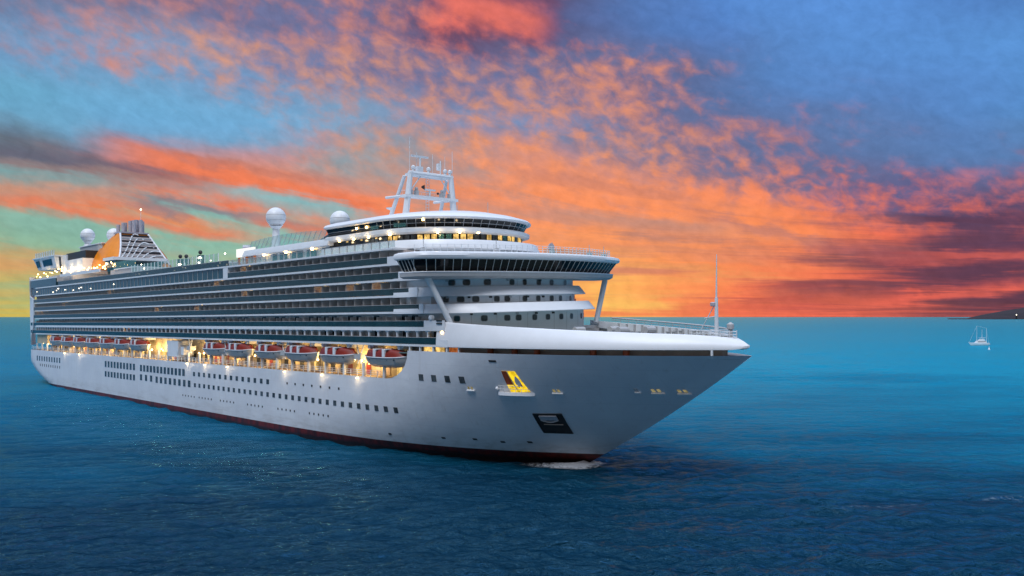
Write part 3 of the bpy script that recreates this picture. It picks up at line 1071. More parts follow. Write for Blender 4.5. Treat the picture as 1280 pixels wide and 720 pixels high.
many('railing_post', ps, WHITE, bridge)
gsc = MB()
gsc.loft([[(x - 1.0, y * .96, 33.55 + tilt(y)) for x, y in bridge_line(-.3, -.3)[20:40]], [(x - 1.0, y * .96, 34.4 + tilt(y)) for x, y in bridge_line(-.3, -.3)[20:40]]], False)
gsc.build('roof_windscreen', SCREEN, bridge)
for y in (-21, -9, 3, 14, 20):
    x = 251 - 5.2 * (abs(y) / 23.3) ** 2.1 - 2
    b_ = MB().box(x - .35, x + .35, y - .35, y + .35, 33.55 + tilt(y), 34.2 + tilt(y))
    b_.tube([(x, y, 34.2 + tilt(y)), (x, y, 35.6 + tilt(y))], .06, 5)
    b_.build('signal_box', GREYW, bridge)
sl = MB()
sl.lathe([(.75, 0), (.75, .12), (.6, .14)], (0, 0, 0), 16)
sl.v = [(246.0 + z, 5.6 + x, 35.3 + y) for x, y, z in sl.v]
sl.tube([(245.9, 5.6, 33.3), (245.9, 5.6, 35.3)], .12, 6)
sl.build('searchlight', STEEL, bridge)

# ------------------------------------------------------------------ observation lounge over the bridge
lounge = empty('observation_lounge')
lounge.parent = ship


LUP = 0.6


def lg(dx, dw):
    return outline(205, 238.4 + dx, 15.4 + dw, 15.5, 2.25)


def lband(name, rings, m, smooth=True):
    mb = MB()
    mb.loft([[(x, y, z + LUP) for x, y in lg(dx, dw)] for dx, dw, z in rings], True, True, True)
    return mb.build(name, m, lounge, smooth)


lband('lower_windows', [(-1.0, -.9, 36.0), (-1.0, -.9, 37.25)], DGLASS, False)
ow = lg(-1.0, -.9)
nb = 64
for k in range(10, 58):
    r = random.random()
    wall_panel(ow, k / nb, .95, 36.65, 37.6, .03, .05).build('lit_lounge_window', LITW if r < .52 else (SCREEN if r < .62 else WGLASS), lounge)
lband('middle_band', [(-.4, -.4, 37.2), (.25, .2, 37.45), (.3, .25, 38.0), (-.3, -.3, 38.3)], WHITE)
lband('upper_windows', [(-.9, -.9, 38.25), (-.1, -.1, 39.75)], DGLASS, False)
lband('lounge_roof', [(.0, 0, 39.7), (.5, .4, 39.8), (.55, .45, 40.05), (.1, .1, 40.45), (-2.0, -2.0, 41.1), (-5, -5, 41.7), (-9, -9, 42.0)], WHITEC)
lo_, hi_ = lg(-.88, -.88), lg(-.08, -.08)
for k in range(2, 58, 2):
    ia = k / 60 * (len(lo_) - 1)
    j = min(int(ia), len(lo_) - 2)
    f = ia - j
    a = Vector((*lo_[j], 38.28 + LUP)).lerp(Vector((*lo_[j + 1], 38.28 + LUP)), f)
    b = Vector((*hi_[j], 39.74 + LUP)).lerp(Vector((*hi_[j + 1], 39.74 + LUP)), f)
    MB().tube([a, b], .055, 4).build('window_mullion', GREYW, lounge)
mb = MB()
mb.loft([[(x, y, 38.98 + LUP) for x, y in lg(-.45, -.45)], [(x, y, 39.06 + LUP) for x, y in lg(-.42, -.42)]], True)
mb.build('window_rail', GREYW, lounge)
for a in (.2, .28):
    wall_panel(lg(-.5, -.5), a, 2.6, 39.1, 40.0, .12, .05).build('lit_ceiling_patch', SCREEN, lounge)
for a, z in ((.13, 39.7), (.17, 39.7), (.335, 40.1)):
    ob = wall_panel(lg(-.3, -.3), a, .36, z - .18, z + .18, .2, .2)
    ob.build('lounge_lamp', BULB, lounge)
for a in (.06, .12, .18, .255, .365, .41, .45):
    wall_panel(lg(-.2, -.2), a, .3, 37.62, 37.86, .3, .3).build('lounge_lamp', BULB, lounge)
for i_, a in enumerate((.06, .12, .18, .255, .365, .41)):
    p = wall_panel(lg(-.2, -.2), a, .3, 37.6, 37.8, 1.4, .1)
    c = Vector((0, 0, 0))
    for v in p.v:
        c += Vector(v)
    c /= len(p.v)
    ld = bpy.data.lights.new('lounge_light', 'POINT')
    ld.energy = 60
    ld.color = (1, .72, .38)
    ld.shadow_soft_size = .2
    lo2 = bpy.data.objects.new('lounge_light', ld)
    col.objects.link(lo2)
    lo2.parent = ship
    lo2.location = c
# sloping aft end and green screens behind the lounge
bk = MB()
bk.loft([[(197, -13.6, 38.2), (205.5, -13.6, 38.2), (205.5, 13.6, 38.2), (197, 13.6, 38.2)],
         [(203.5, -13, 40.3), (205.6, -13.4, 40.3), (205.6, 13.4, 40.3), (203.5, 13, 40.3)]], True, True, True)
bk.build('lounge_back_windows', TEALW, lounge)

# ------------------------------------------------------------------ radar mast on the lounge roof
mast = empty('radar_mast', (.6, 0, 1.4))
mast.parent = ship
for y in (-6.0, 6.0):
    MB().tube([(217.6, y, 39.8), (217.9, y * .80, 49.6)], [.72, .5], 8).build('mast_leg', MASTM, mast, True)
    MB().tube([(211.8, y, 39.8), (216.2, y * .84, 49.0)], [.42, .34], 8).build('mast_leg', MASTM, mast, True)
MB().tube([(217.9, -5.2, 49.4), (217.9, 5.2, 49.4)], .42, 8).build('crossbar', MASTM, mast, True)
MB().box(216.0, 217.6, -4.8, 4.8, 49.0, 49.5).build('crossbar', MASTM, mast)
MB().box(216.6, 218.4, -6.2, 6.3, 44.7, 45.2).build('crossbar', MASTM, mast)
MB().tube([(211.3, -6.0, 45.2), (217.0, -5.8, 45.0)], .28, 6).build('crossbar', MASTM, mast)
MB().tube([(211.3, 5.6, 45.2), (217.0, 5.8, 45.0)], .28, 6).build('crossbar', MASTM, mast)
for nm, pts, rr in (('mast_antenna', [(217.9, -5.0, 49.6), (217.9, -5.0, 56.2)], .05), ('mast_antenna', [(217.9, 5.2, 49.6), (217.9, 5.2, 54.6)], .05),
                    ('lightning_rod', [(218, 2.2, 49.6), (218, 2.2, 52.4)], .12)):
    MB().tube(pts, rr, 5).build(nm, MASTM, mast)
rs = MB()
rs.tube([(217.5, -2.3, 49.6), (217.5, -2.3, 52.6)], .18, 6)
rs.box(217.35, 217.65, -4.4, -.4, 52.6, 52.95)
rs.build('radar_scanner', MASTM, mast)
rs = MB()
rs.box(217.2, 218.0, -3.2, -1.9, 49.7, 50.8)
rs.box(217.2, 217.9, 1.8, 2.5, 50.6, 51.9)
rs.build('mast_box', MASTM, mast)
fl = MB()
fl.loft([[(218, -2.4, 46.7), (218, -2.4, 47.0), (218.05, -2.4, 46.9)], [(218, -1.6, 46.4), (218, -1.6, 47.4), (218.05, -1.6, 46.9)]], True, True, True)
fl.build('signal_cone', BLACK, mast)
MB().ball((218.2, 1.4, 45.9), .26, 10).build('signal_ball', BLACK, mast)
rs = MB()
rs.tube([(217.5, 0, 45.2), (217.5, 0, 46.6)], .15, 6)
rs.box(217.35, 217.65, -1.3, 1.3, 46.4, 46.7)
rs.build('radar_scanner', MASTM, mast)
for y in (-4.2, -.6, 3.4, 4.6):
    gb_ = MB()
    gb_.lathe([(.28, 0), (.28, .5), (.42, .55), (.42, .95), (.1, 1.2)], (217.9, y, 49.7), 10)
    gb_.build('mast_fitting', MASTM, mast)
for y in (-4.6, -3.2, 2.9, 4.9):
    gb_ = MB()
    gb_.box(217.0, 217.9, y - .3, y + .3, 45.2, 46.2)
    gb_.ball((217.5, y, 46.5), .36, 8)
    gb_.build('mast_fitting', GREYW, mast)
ld_ = MB()
for y in (-.35, .35):
    ld_.tube([(216.6, y, 40.4), (216.8, y, 49.2)], .07, 4)
for k in range(14):
    ld_.tube([(216.65, -.35, 40.8 + k * .6), (216.65, .35, 40.8 + k * .6)], .045, 4)
ld_.build('mast_ladder', MASTM, mast)
for y0, y1 in ((-5.4, -2.2), (5.4, 2.2)):
    MB().tube([(217.7, y0, 45.2), (217.7, y1, 49.2)], .12, 5).build('mast_brace', MASTM, mast)
for y in (-2.9, .9, 3.9):
    MB().tube([(217.2, y, 49.5), (217.2, y, 53.6)], .05, 4).build('mast_antenna', MASTM, mast)
# hand rail along the crossbar
hr = MB()
hr.tube([(216.8, -6.1, 46.1), (216.8, 6.2, 46.1)], .035, 4)
for k in range(9):
    hr.tube([(216.8, -6 + k * 1.5, 45.2), (216.8, -6 + k * 1.5, 46.1)], .03, 4)
hr.build('mast_railing', MASTM, mast)
MB().tube([(232, 3, 40.6), (232, 3, 44.4)], .06, 5).build('roof_antenna', GREYW, ship)
MB().tube([(228, -1, 40.8), (228, -1, 44.0)], .05, 5).build('roof_antenna', GREYW, ship)
for x, y in ((214, -10.5), (208, -11), (221, -9.5)):
    MB().prism([(x - 1, y - .4), (x + 1, y - .4), (x + 1, y + .5), (x - 1, y + .5)], 40.3, 40.95).build('roof_hatch', GREYW, ship)

# ------------------------------------------------------------------ upper deck house, glass screens and radomes
MB().box(170, 206, -14.4, 14.4, 35.12, 37.3).build('deckhouse', WHITE, ship)
x = 176
k = 0
for xa, xb in ((181.0, 183.2), (184.2, 187.6), (189.4, 194.2), (195.8, 200.2), (202.0, 205.6)):
    MB().box(xa, xb, -14.48, -14.42, 35.35, 37.0).build('deckhouse_window', TEALW, ship)
TILT = False
band('deckhouse_fascia', [(168, -15.4), (206.5, -15.9), (206.5, 15.9), (168, 15.4)], [(168.4, -15.0), (206.5, -15.5), (206.5, 15.5), (168.4, 15.0)], 37.2, 38.5, WHITE)
for xx in (178, 188, 199):
    MB().ball((xx, -15.0, 37.05), .34, 8).build('deckhouse_lamp', BULB, ship)
rg = MB().box(166.5, 232, -17.7, -17.62, 35.15, 36.25)
rgo = rg.build('deck_railing_glass', RAILG, ship)
MB().box(166.5, 232, -17.74, -17.58, 36.26, 36.34).build('handrail', GREYW, rgo)
rp = []
for k in range(24):
    rp.append(MB().box(168 + k * 2.7 - .05, 168 + k * 2.7 + .05, -17.76, -17.56, 35.1, 36.3))
many('railing_post', rp, GREYW, rgo)
sc = MB()
ps = []
n = 16
for side in (-1,):
    top = []
    bot = []
    for k in range(n + 1):
        xx = 170 + k * 2.05
        h = 2.0 + .5 * math.sin(k * .2)
        bot.append((xx, side * 14.8, 38.5))
        top.append((xx + .6, side * 14.2, 38.5 + h))
        ps.append(MB().tube([bot[-1], top[-1]], .07, 4))
    sc.loft([bot, top], False)
sco = sc.build('glass_windscreen', SCREEN, ship)
many('screen_post', ps, GREYW, sco)
sc = MB()
ps = []
bot, top = [], []
for k in range(16):
    xx = 176 + k * 2.0
    bot.append((xx, 8.0, 39.2))
    top.append((xx, 8.4, 41.6))
    ps.append(MB().tube([bot[-1], top[-1]], .06, 4))
sc.loft([bot, top], False)
sco = sc.build('glass_windscreen', SCREEN, ship)
many('screen_post', ps, GREYW, sco)


def radome(x, y, zb, zc, r):
    p = MB()
    p.lathe([(r * .6, 0), (r * .42, (zc - zb) * .25), (r * .34, (zc - zb) - r * 1.2), (r * .62, (zc - zb) - r * .9)], (x, y, zb), 14)
    po = p.build('radome_pedestal', MASTM, ship, True)
    b = MB()
    b.lathe([(r * .72, -r * .82)] + [(r * math.cos(R(a)), r * math.sin(R(a))) for a in range(-50, 90, 12)] + [(.02, r)], (x, y, zc), 24)
    bo = b.build('radome', DOME, ship, True)
    rr = MB()
    for a in (-18, 12):
        rr.lathe([(r * math.cos(R(a)) + .015, r * math.sin(R(a)) - .05), (r * math.cos(R(a)) + .03, r * math.sin(R(a))), (r * math.cos(R(a)) + .015, r * math.sin(R(a)) + .05)], (x, y, zc), 24)
    rr.build('radome_seam', GREYW, bo)


radome(169.8, -8, 38.4, 46.4, 2.25)
radome(197.9, -8, 38.5, 43.2, 2.05)
radome(193, 6, 38.5, 43.6, .8)
radome(217, 2, 38.5, 44.4, .01) if False else None
sa = MB()
sa.lathe([(.05, 0), (.9, .4), (.95, .55)], (209, -3.0, 44.6), 14)
sa.tube([(209, -3, 41), (209, -3, 44.7)], .12, 6)
sa.build('satellite_dish', MASTM, ship, True)

# ------------------------------------------------------------------ midships: screen, bars, lamps and pool deck screens
MB().box(164.0, 173.0, -14.95, -14.5, 37.25, 39.1).build('lit_movie_screen', SCRW, ship)
MB().box(163.8, 173.2, -14.5, -14.2, 37.1, 39.2).build('screen_frame', GREYW, ship)
for xx in (165, 167, 169, 171, 172.8):
    MB().box(xx - .22, xx + .22, -14.9, -14.5, 35.1, 37.1).build('lit_bar_post', LITO if xx % 4 < 2.2 else CABIN, ship)  # orange lamplight on some posts put in as emission
MB().box(167, 170, -14.2, 14, 35.1, 37.8).build('deckhouse_end', GREYW, ship)
MB().box(96, 155, -13.8, 13.8, 35.1, 36.6).build('lower_pool_house', GREYW, ship)
MB().box(95, 156, -14.6, 14.6, 36.6, 36.85).build('upper_deck_slab', WHITE, ship)
sc = MB()
ps = []
bot, top = [], []
for k in range(24):
    xx = 93 + k * 2.6
    bot.append((xx, -14.3, 36.86))
    top.append((xx, -14.3, 38.9))
    ps.append(MB().box(xx - .07, xx + .07, -14.4, -14.25, 36.86, 38.95))
sc.loft([bot, top], False)
sco = sc.build('glass_windscreen', SCREEN, ship)
many('screen_post', ps, WHITE, sco)
rg = MB().box(30, 166, -17.7, -17.62, 35.15, 36.35)
rgo = rg.build('deck_railing_glass', TEALG, ship)
MB().box(30, 166, -17.74, -17.58, 36.36, 36.44).build('handrail', GREYW, rgo)
for xx, h in ((126, 2.1), (130, 1.9), (139, 2.4)):
    k_ = MB().box(xx - .9, xx + .9, -13.4, -12.4, 36.9, 36.9 + h)
    k_.ball((xx, -13.0, 36.9 + h + .7), .55, 8)
    k_.build('deck_speaker', BLACK, ship)
    MB().box(xx - .55, xx + .55, -13.48, -13.42, 37.0, 37.8).build('speaker_panel', WHITEC, ship)
sp = MB()
for k in range(6):
    sp.lathe([(1.35 - k * .06, 0), (1.35 - k * .06, .62)], (150.5, -6, 37.0 + k * .75), 14, 0)
sp.build('striped_slide_tower', WHITEC, ship)
sp = MB()
for k in range(5):
    sp.lathe([(1.33 - k * .06, .63), (1.33 - k * .06, .74)], (150.5, -6, 37.0 + k * .75), 14)
sp.build('slide_tower_stripe', mat('purple_stripe', lin((140, 110, 170)), .5), ship)
dl = []
random.seed(3)
for k in range(20):
    xx = random.uniform(92, 166)
    dl.append(MB().ball((xx, random.choice((-14.5, -15.5, -16.6)), random.choice((36.2, 37.2, 38.4, 35.8))), random.uniform(.10, .2), 6))
for k in range(12):
    xx = random.uniform(2, 92)
    dl.append(MB().ball((xx, random.choice((-17.78, -17.8)), random.choice((33.4, 34.0, 33.0, 33.6))), random.uniform(.06, .13), 6))
many('deck_lamp', dl, BULBW, ship)

# ------------------------------------------------------------------ funnel with orange flanks, grille front, white ribs and exhaust pipes
fun = empty('funnel')
fun.parent = ship


def fsec(z):
    """half width, aft x, front x of the funnel at height z"""
    t = (z - 40.5) / (51.9 - 40.5)
    w = 10.2 - 5.4 * t ** 1.7
    xf = 62.5 - 9.5 * t ** 1.3
    xa = 39.0 + 8.5 * t ** 2.6
    return w, xa, xf


def wfr(z):
    t = (z - 40.5) / (51.9 - 40.5)
    return 10.2 - 5.4 * max(0, t) ** 0.62


rings = []
for k in range(11):
    z = 40.0 + 11.9 * k / 10
    w, xa, xf = fsec(max(40.5, z))
    rings.append([(xa, -w * .8, z), (xa + 3, -w, z), (xf - 3.5, -w, z), (xf - .3, -wfr(z) * .92, z), (xf - .3, wfr(z) * .92, z), (xf - 3.5, w, z), (xa + 3, w, z), (xa, w * .8, z)])
MB().loft(rings, True, True, True).build('funnel_casing', FUNO, fun, True)
fp = MB()
fp.loft([[(fsec(42 + k)[2] - .6, -wfr(42 + k) * .9, 42 + k), (fsec(42 + k)[2] + .04, -wfr(42 + k) * .9, 42 + k), (fsec(42 + k)[2] + .04, wfr(42 + k) * .9, 42 + k), (fsec(42 + k)[2] - .6, wfr(42 + k) * .9, 42 + k)] for k in range(10)], True, True, True)
fp.build('funnel_front', mat('pale_grille_plate', (.5, .42, .40), .5), fun)
for k in range(9):
    z = 42.9 + k * .98
    w, xa, xf = fsec(z)
    w = wfr(z + .5)
    MB().box(xf - 1.2, xf + .18, -w * .88, w * .88, z, z + .58).build('grille_slat', FUND if k % 2 == 0 else GREYW, fun)
for j in range(6):
    # ribs fanning from the lower starboard corner in arcs across the front
    pts = []
    for k in range(13):
        t = k / 12
        yy = -.9 + j * .18 + t * (1.15 - j * .02)
        zz = 42.5 + (9.2 - j * 1.45) * math.sin(t * math.pi * .62)
        w, xa, xf = fsec(min(51.8, zz))
        if abs(yy) > .93:
            continue
        pts.append((xf + .3, yy * wfr(min(51.8, zz)), zz))
    MB().tube(pts, .2, 5).build('white_rib', MASTM, fun)
for side in (-1, 1):
    pts = []
    for k in range(9):
        z = 41.5 + 10.3 * k / 8
        w, xa, xf = fsec(z)
        pts.append((xf + .1, side * wfr(z) * .93, z))
    MB().tube(pts, .3, 6).build('white_rib', MASTM, fun)
w, xa, xf = fsec(51.8)
MB().box(xa - .3, xf + .2, -w * .95, w * .95, 51.9, 52.4).build('funnel_rim', STEEL, fun)
for k, (dx, dy, h) in enumerate(((0, -3.6, 2.6), (1.6, -2.5, 3.2), (.2, -1.4, 3.4), (2.0, -.4, 3.9), (.4, .7, 4.2), (2.2, 1.5, 4.4), (.6, 2.5, 4.4), (2.2, 3.5, 4.0), (3.8, .2, 4.0), (3.8, 2.4, 4.3))):
    MB().lathe([(.62, 0), (.62, h), (.5, h), (.5, h - .4)], (48.5 + dx, dy, 52.4), 12).build('exhaust_pipe', STEEL, fun)
MB().tube([(49, 3.6, 52), (49, 3.6, 60.4)], .06, 4).build('funnel_antenna', MASTM, fun)
MB().ball((49, 3.6, 60.6), .24, 8).build('beacon', BULBW, fun)
# glazed house at the foot of the funnel
gb = MB()
gb.loft([[(60, -10.5, 38), (67, -10, 38), (67, 3, 38), (60, 3, 38)], [(60, -11.5, 42.0), (68.6, -11, 42.0), (68.6, 4, 42.0), (60, 4, 42.0)]], True, True, True)
gb.build('funnel_foot_glazing', TEALW, ship)
MB().box(59.8, 69.5, -12, 5, 42.0, 42.9).build('funnel_foot_roof', WHITE, ship)
MB().box(72, 95, -13.5, 13.5, 35.12, 38.4).build('pool_bar_house', GREYW, ship)
MB().box(76, 94, -13.8, 13.8, 38.4, 38.7).build('pool_bar_roof', WHITE, ship)
sc = MB()
sc.loft([[(74, -13.4, 38.7), (94, -13.4, 38.7)], [(74, -13.4, 40.8), (94, -13.4, 40.8)]], False)
sc.build('glass_windscreen', SCREEN, ship)

# ------------------------------------------------------------------ aft decks
MB().box(-2, 40, -15.5, 15.5, 35.1, 39.0).build('aft_house', GREYW, ship)
MB().box(22, 42, -13, 11, 39.0, 44.0).build('aft_casing', WHITE, ship)
al = empty('aft_lounge')
al.parent = ship
body = MB()
body.loft([[(-8, -14, 41.9), (17, -14.4, 41.9), (17, 14.4, 41.9), (-8, 14, 41.9)], [(-11, -15.0, 46.0), (17, -15.2, 46.0), (17, 15.2, 46.0), (-11, 15.0, 46.0)]], True, True, True)
body.build('lounge_body', WHITE, al)
for xa, xb in ((-8.6, -3.2), (0.4, 13.0)):
    b_ = MB()
    b_.loft([[(xa, -14.3 - .05, 42.9), (xb, -14.62 - .02, 42.9)], [(xa, -14.85 - .05, 45.2), (xb, -15.0 - .05, 45.2)]], False)
    b_.build('lounge_window', DGLASS, al)
MB().box(-11.2, 17.2, -15.4, 15.4, 46.0, 46.35).build('lounge_roof_edge', WHITE, al)
sc = MB()
sc.loft([[(-8, -14.9, 46.35), (17, -15.0, 46.35)], [(-8, -14.9, 48.1), (17, -15.0, 48.1)]], False)
sc.build('glass_windscreen', SCREEN, al)
for k in range(9):
    MB().box(-8 + k * 3.0, -7.85 + k * 3.0, -15.1, -14.85, 46.35, 48.2).build('screen_post', WHITE, al)
sl = MB()
sl.tube([(18, -13.6, 45.6), (22, -14, 38.8)], .35, 6)
sl.build('aft_stair', BLACK, ship)
MB().box(17, 22, -12.5, 12, 39, 46.2).build('aft_tower', WHITE, ship)
MB().box(20, 42, -12, 10, 44.0, 46.6).build('machinery_house', BLACK, ship)
MB().box(22, 46, -8, 6, 46.6, 48.8).build('radome_platform', GREYW, ship)
MB().box(21.5, 46.5, -8.3, 6.3, 48.8, 49.1).build('platform_rim', WHITE, ship)
radome(25.5, -6.5, 49.1, 53.0, 2.4)
radome(36, -1, 49.1, 52.6, 2.4)
al_ = []
random.seed(9)
for k in range(44):
    xx = -3 + k * 2.0 + random.uniform(-.5, .5)
    al_.append(MB().ball((xx, -16.6 + random.uniform(-.4, 2.6), random.choice((38.9, 39.4, 39.8, 40.2)) + (0.9 if 18 < xx < 40 else 0)), random.uniform(.10, .24), 6))
many('deck_lamp', al_, BULB, ship)
for xx, yy, zz in ((6, -14.6, 40.6), (20, -13.6, 41), (30, -13.8, 41), (38, -14.5, 41), (45, -15, 40.5), (52, -15, 40.0), (48, -13.4, 41)):
    ld = bpy.data.lights.new('deck_light', 'POINT')
    ld.energy = 300
    ld.color = (1, .74, .36)
    ld.shadow_soft_size = .4
    lo2 = bpy.data.objects.new('deck_light', ld)
    col.objects.link(lo2)
    lo2.parent = ship
    lo2.location = (xx, yy, zz)
MB().box(30, 72, -16.8, -16.4, 38.0, 38.9).build('lit_deck_front', WHITE, ship)

# ------------------------------------------------------------------ windows and fittings of the hull side
wins, ports = [], []


def row(x0, x1, z, n, w, h, store):
    for k in range(n):
        x = x0 + (x1 - x0) * k / (n - 1)
        store.append(hull_patch(x - w / 2, x + w / 2, z - h / 2, z + h / 2, .05, -1, 0, .12))


row(81.5, 105.5, 10.3, 10, 1.5, 1.75, wins)
row(111, 140.5, 10.2, 13, 1.5, 1.7, wins)
row(147, 185.5, 10.1, 14, 1.15, 1.0, wins)
row(81.5, 105.5, 7.4, 10, 1.5, 1.6, wins)
row(111, 118.5, 7.7, 3, 1.5, 1.6, wins)
row(122.5, 144, 7.6, 8, 1.5, 1.6, wins)
row(147.5, 231.5, 7.45, 32, 1.05, .95, wins)
row(239.6, 249.2, 13.4, 4, 1.15, 1.05, wins)
row(6, 34, 9.9, 10, 1.3, 1.7, wins)
many('hull_window', wins, WGLASS, ship)
row(10, 34, 7.6, 10, .6, .9, ports)
row(194, 214, 10.2, 7, .5, .42, ports)
for x0 in (140, 150, 162, 176, 190, 203):
    row(x0, x0 + 7, 4.6 + (x0 - 140) * .004, 5, .38, .4, ports)
many('porthole', ports, BLACK, ship, limit=60)
# overboard marks near the bow waterline
for xx, zz in ((240, 3.2), (246, 3.4), (250.5, 3.2), (254.8, 3.4), (228, 3.0)):
    hull_patch(xx - .35, xx + .35, zz - .14, zz + .14, .05).build('overboard_valve', BLACK, ship)

# dark patch painted as the shade of the anchor pocket, its frame and the anchor
def hull_poly(pts, off, depth=0.12):
    o = [hull_pt(x, z, off) for x, z in pts]
    i = [hull_pt(x, z, off - depth) for x, z in pts]
    return MB().loft([i, o], True, True, True)


ap = [(258.3, 5.3), (262.3, 5.3), (263.1, 8.6), (258.9, 8.45)]


def sub(pts, u, v):
    a, b, c, d = pts
    p = (a[0] * (1 - u) + b[0] * u, a[1] * (1 - u) + b[1] * u)
    q = (d[0] * (1 - u) + c[0] * u, d[1] * (1 - u) + c[1] * u)
    return (p[0] * (1 - v) + q[0] * v, p[1] * (1 - v) + q[1] * v)


def quad_patch(pts, u0, u1, v0, v1, off, depth=.12, n=5):
    ring = [sub(pts, u0 + (u1 - u0) * k / n, v0) for k in range(n)] + [sub(pts, u1, v0 + (v1 - v0) * k / n) for k in range(n)] + \
           [sub(pts, u1 - (u1 - u0) * k / n, v1) for k in range(n)] + [sub(pts, u0, v1 - (v1 - v0) * k / n) for k in range(n)]
    return hull_poly(ring, off, depth)


apk = quad_patch(ap, 0, 1, 0, 1, .06).build('anchor_pocket', DARK, ship)
fr = MB()
ring = [sub(ap, 0, 0), sub(ap, 1, 0), sub(ap, 1, 1), sub(ap, 0, 1), sub(ap, 0, 0)]
for a, b in zip(ring, ring[1:]):
    fr.tube([hull_pt(a[0] + (b[0] - a[0]) * k / 4, a[1] + (b[1] - a[1]) * k / 4, .08) for k in range(5)], .07, 5)
fr.build('pocket_rim', BLACK, apk)
quad_patch(ap, .2, .8, .72, .93, .3, .2).build('anchor', ANCH, apk)
a2 = MB()
a2.tube([hull_pt(*sub(ap, .2 + .6 * k / 6, .72 - .10 * math.sin(math.pi * k / 6)), .22) for k in range(7)], .12, 6)
a2.build('anchor_shank', GREYW, apk)
quad_patch(ap, .2, .86, .44, .48, .12, .06).build('pocket_ledge', SLOTM, apk)

# lit mooring platform with its white ledge
yp = [(257.6, 11.9), (260.8, 12.0), (259.9, 15.1), (257.6, 15.1)]
ym = quad_patch(yp, 0, 1, 0, 1, .05).build('mooring_doorway', LITY, ship)
quad_patch(yp, 0, .42, .35, 1, .09, .05).build('doorway_panel', RUSTM, ym)
quad_patch(yp, .4, .46, .1, 1, .12, .06).build('doorway_post', mat('pale_yellow_post', lin((240, 220, 150)), .5), ym)
for u, v in ((.6, .22), (.8, .3)):
    quad_patch(yp, u, u + .06, v, v + .06, .1, .05).build('doorway_fitting', RUSTM, ym)
pf = MB()
n = 14
r0, r1 = [], []
for k in range(n + 1):
    xx = 255.4 + 5.9 * k / n
    w = .15 + 1.25 * math.sin(math.pi * min(1, (k / n) ** .7)) ** .6
    r0.append(hull_pt(xx, 11.6, -.05))
    p = hull_pt(xx, 11.6, w)
    p.z = 11.55
    r1.append(p)
pf.loft([[(*p.xy, 11.35) for p in r0] + [(*p.xy, 11.35) for p in reversed(r1)], [(*p.xy, 11.85) for p in r0] + [(*p.xy, 11.85) for p in reversed(r1)]], True, True, True)
pf.build('mooring_platform', WHITEC, ym)
rp = MB()
for k in range(0, n + 1, 2):
    rp.tube([(*r1[k].xy, 11.8), (*r1[k].xy, 12.8)], .04, 4)
rp.tube([(*p.xy, 12.8) for p in r1], .04, 4)
rp.tube([(*p.xy, 12.35) for p in r1], .03, 4)
rp.build('platform_railing', MULL, ym)
MB().ball(hull_pt(255.6, 12.4, .15), .28, 10).build('fender_ball', WHITEC, ship)
quad_patch([(255.8, 16.4), (257.2, 16.4), (257.2, 16.7), (255.8, 16.7)], 0, 1, 0, 1, .06).build('hull_cleat', BLACK, ship)
PALEY = mat('pale_cream_paint', lin((206, 196, 160)), .5)
# small lit fairleads along the bow
for xx, zz, w, mm_ in ((250.4, 12.0, .9, LITP), (264.8, 12.1, .9, LITP), (275.2, 12.5, .4, GREYW), (277.4, 12.4, .9, LITP), (280.2, 12.35, .9, LITP)):
    fo = MB()
    for dx in (-.55, .15):
        q_ = hull_patch(xx + dx * w, xx + (dx + .38) * w, zz, zz + .38, .06, -1, 0, .1)
        fo.loft([q_.v[:4][:2] + q_.v[2:4][::-1], q_.v[:4][:2] + q_.v[2:4][::-1]], True) if False else None
        o_ = len(fo.v)
        fo.v += q_.v
        fo.f += [tuple(i + o_ for i in f_) for f_ in q_.f]
        fo.mi += q_.mi
    fob = fo.build('mooring_fairlead', mm_, ship)
    hull_patch(xx - .8 * w, xx + .85 * w, zz - .24, zz - .08, .3, -1, 0, .32).build('fairlead_ledge', WHITE, fob)
# numbers of draught and a square lamp at the stern quarter
MB().box(-5.2, -4.0, -15.3, -14.4, 6.6, 7.8).build('stern_lamp_box', BULBW, ship)

# louvre and vents by the forward end of the balconies
for zz in (22.05, 22.5):
    MB().box(244.2, 245.6, -18.16, -18.03, zz, zz + .24).build('vent_louvre', BLACK, ship)
MB().box(245.0, 247.0, -17.75, -17.2, 18.9, 20.6).build('service_door', DARK, ship)
MB().box(244.4, 247.4, -17.3, 17.3, 18.85, 20.6).build('shell_bulkhead', WHITE, ship)
MB().ball((245.4, -17.85, 20.75), .26, 8).build('door_lamp', BULB, ship)
cl = MB()
cl.lathe([(.05, -.4), (.42, -.3), (.42, .3), (.05, .4)], (0, 0, 0), 12)
cl.v = [(242.6 + x, -17.9 + z, 23.1 + y) for x, y, z in cl.v]
cl.build('loudhailer', WHITEC, ship)

cpts = [(229.6, 12.8), (236.1, 12.8), (236.1, 17.4)] + [(236.0 - 6.4 * (1 - math.cos(R(a))) ** 1.0, 17.4 - 4.6 * math.sin(R(a))) for a in range(0, 91, 15)]
hull_poly(cpts, .02, .3).build('hull_corner', HULLM, ship)

# davits, boat winches and the housing between the boat groups
random.seed(21)
BOATX = [228.3, 212.0, 198.3, 184.6, 170.0, 157.6] + [107 - 13.2 * k for k in range(7)]
for xb in BOATX:
    for dx in (-4.6, 4.6):
        d_ = MB()
        d_.box(xb + dx - .35, xb + dx + .35, -17.6, -14.4, 17.75, 18.3)
        d_.box(xb + dx - .9, xb + dx + .9, -17.3, -16.2, 17.95, 18.36)
        d_.tube([(xb + dx, -16.9, 17.9), (xb + dx, -17.1, 17.1)], .07, 5)
        d_.build('davit', WHITE, ship)
for xb in (220.2, 191.6, 163.8, 143):
    for dx in (-.9, .9):
        MB().tube([(xb - dx * 1.3, -17.2, 18.3), (xb + dx * .6, -17.4, 15.0)], .14, 5).build('davit_arm', WHITE, ship)
    MB().box(xb - 1.5, xb + .7, -17.6, -16.2, 15.7, 16.7).build('boat_winch', BOATW, ship)
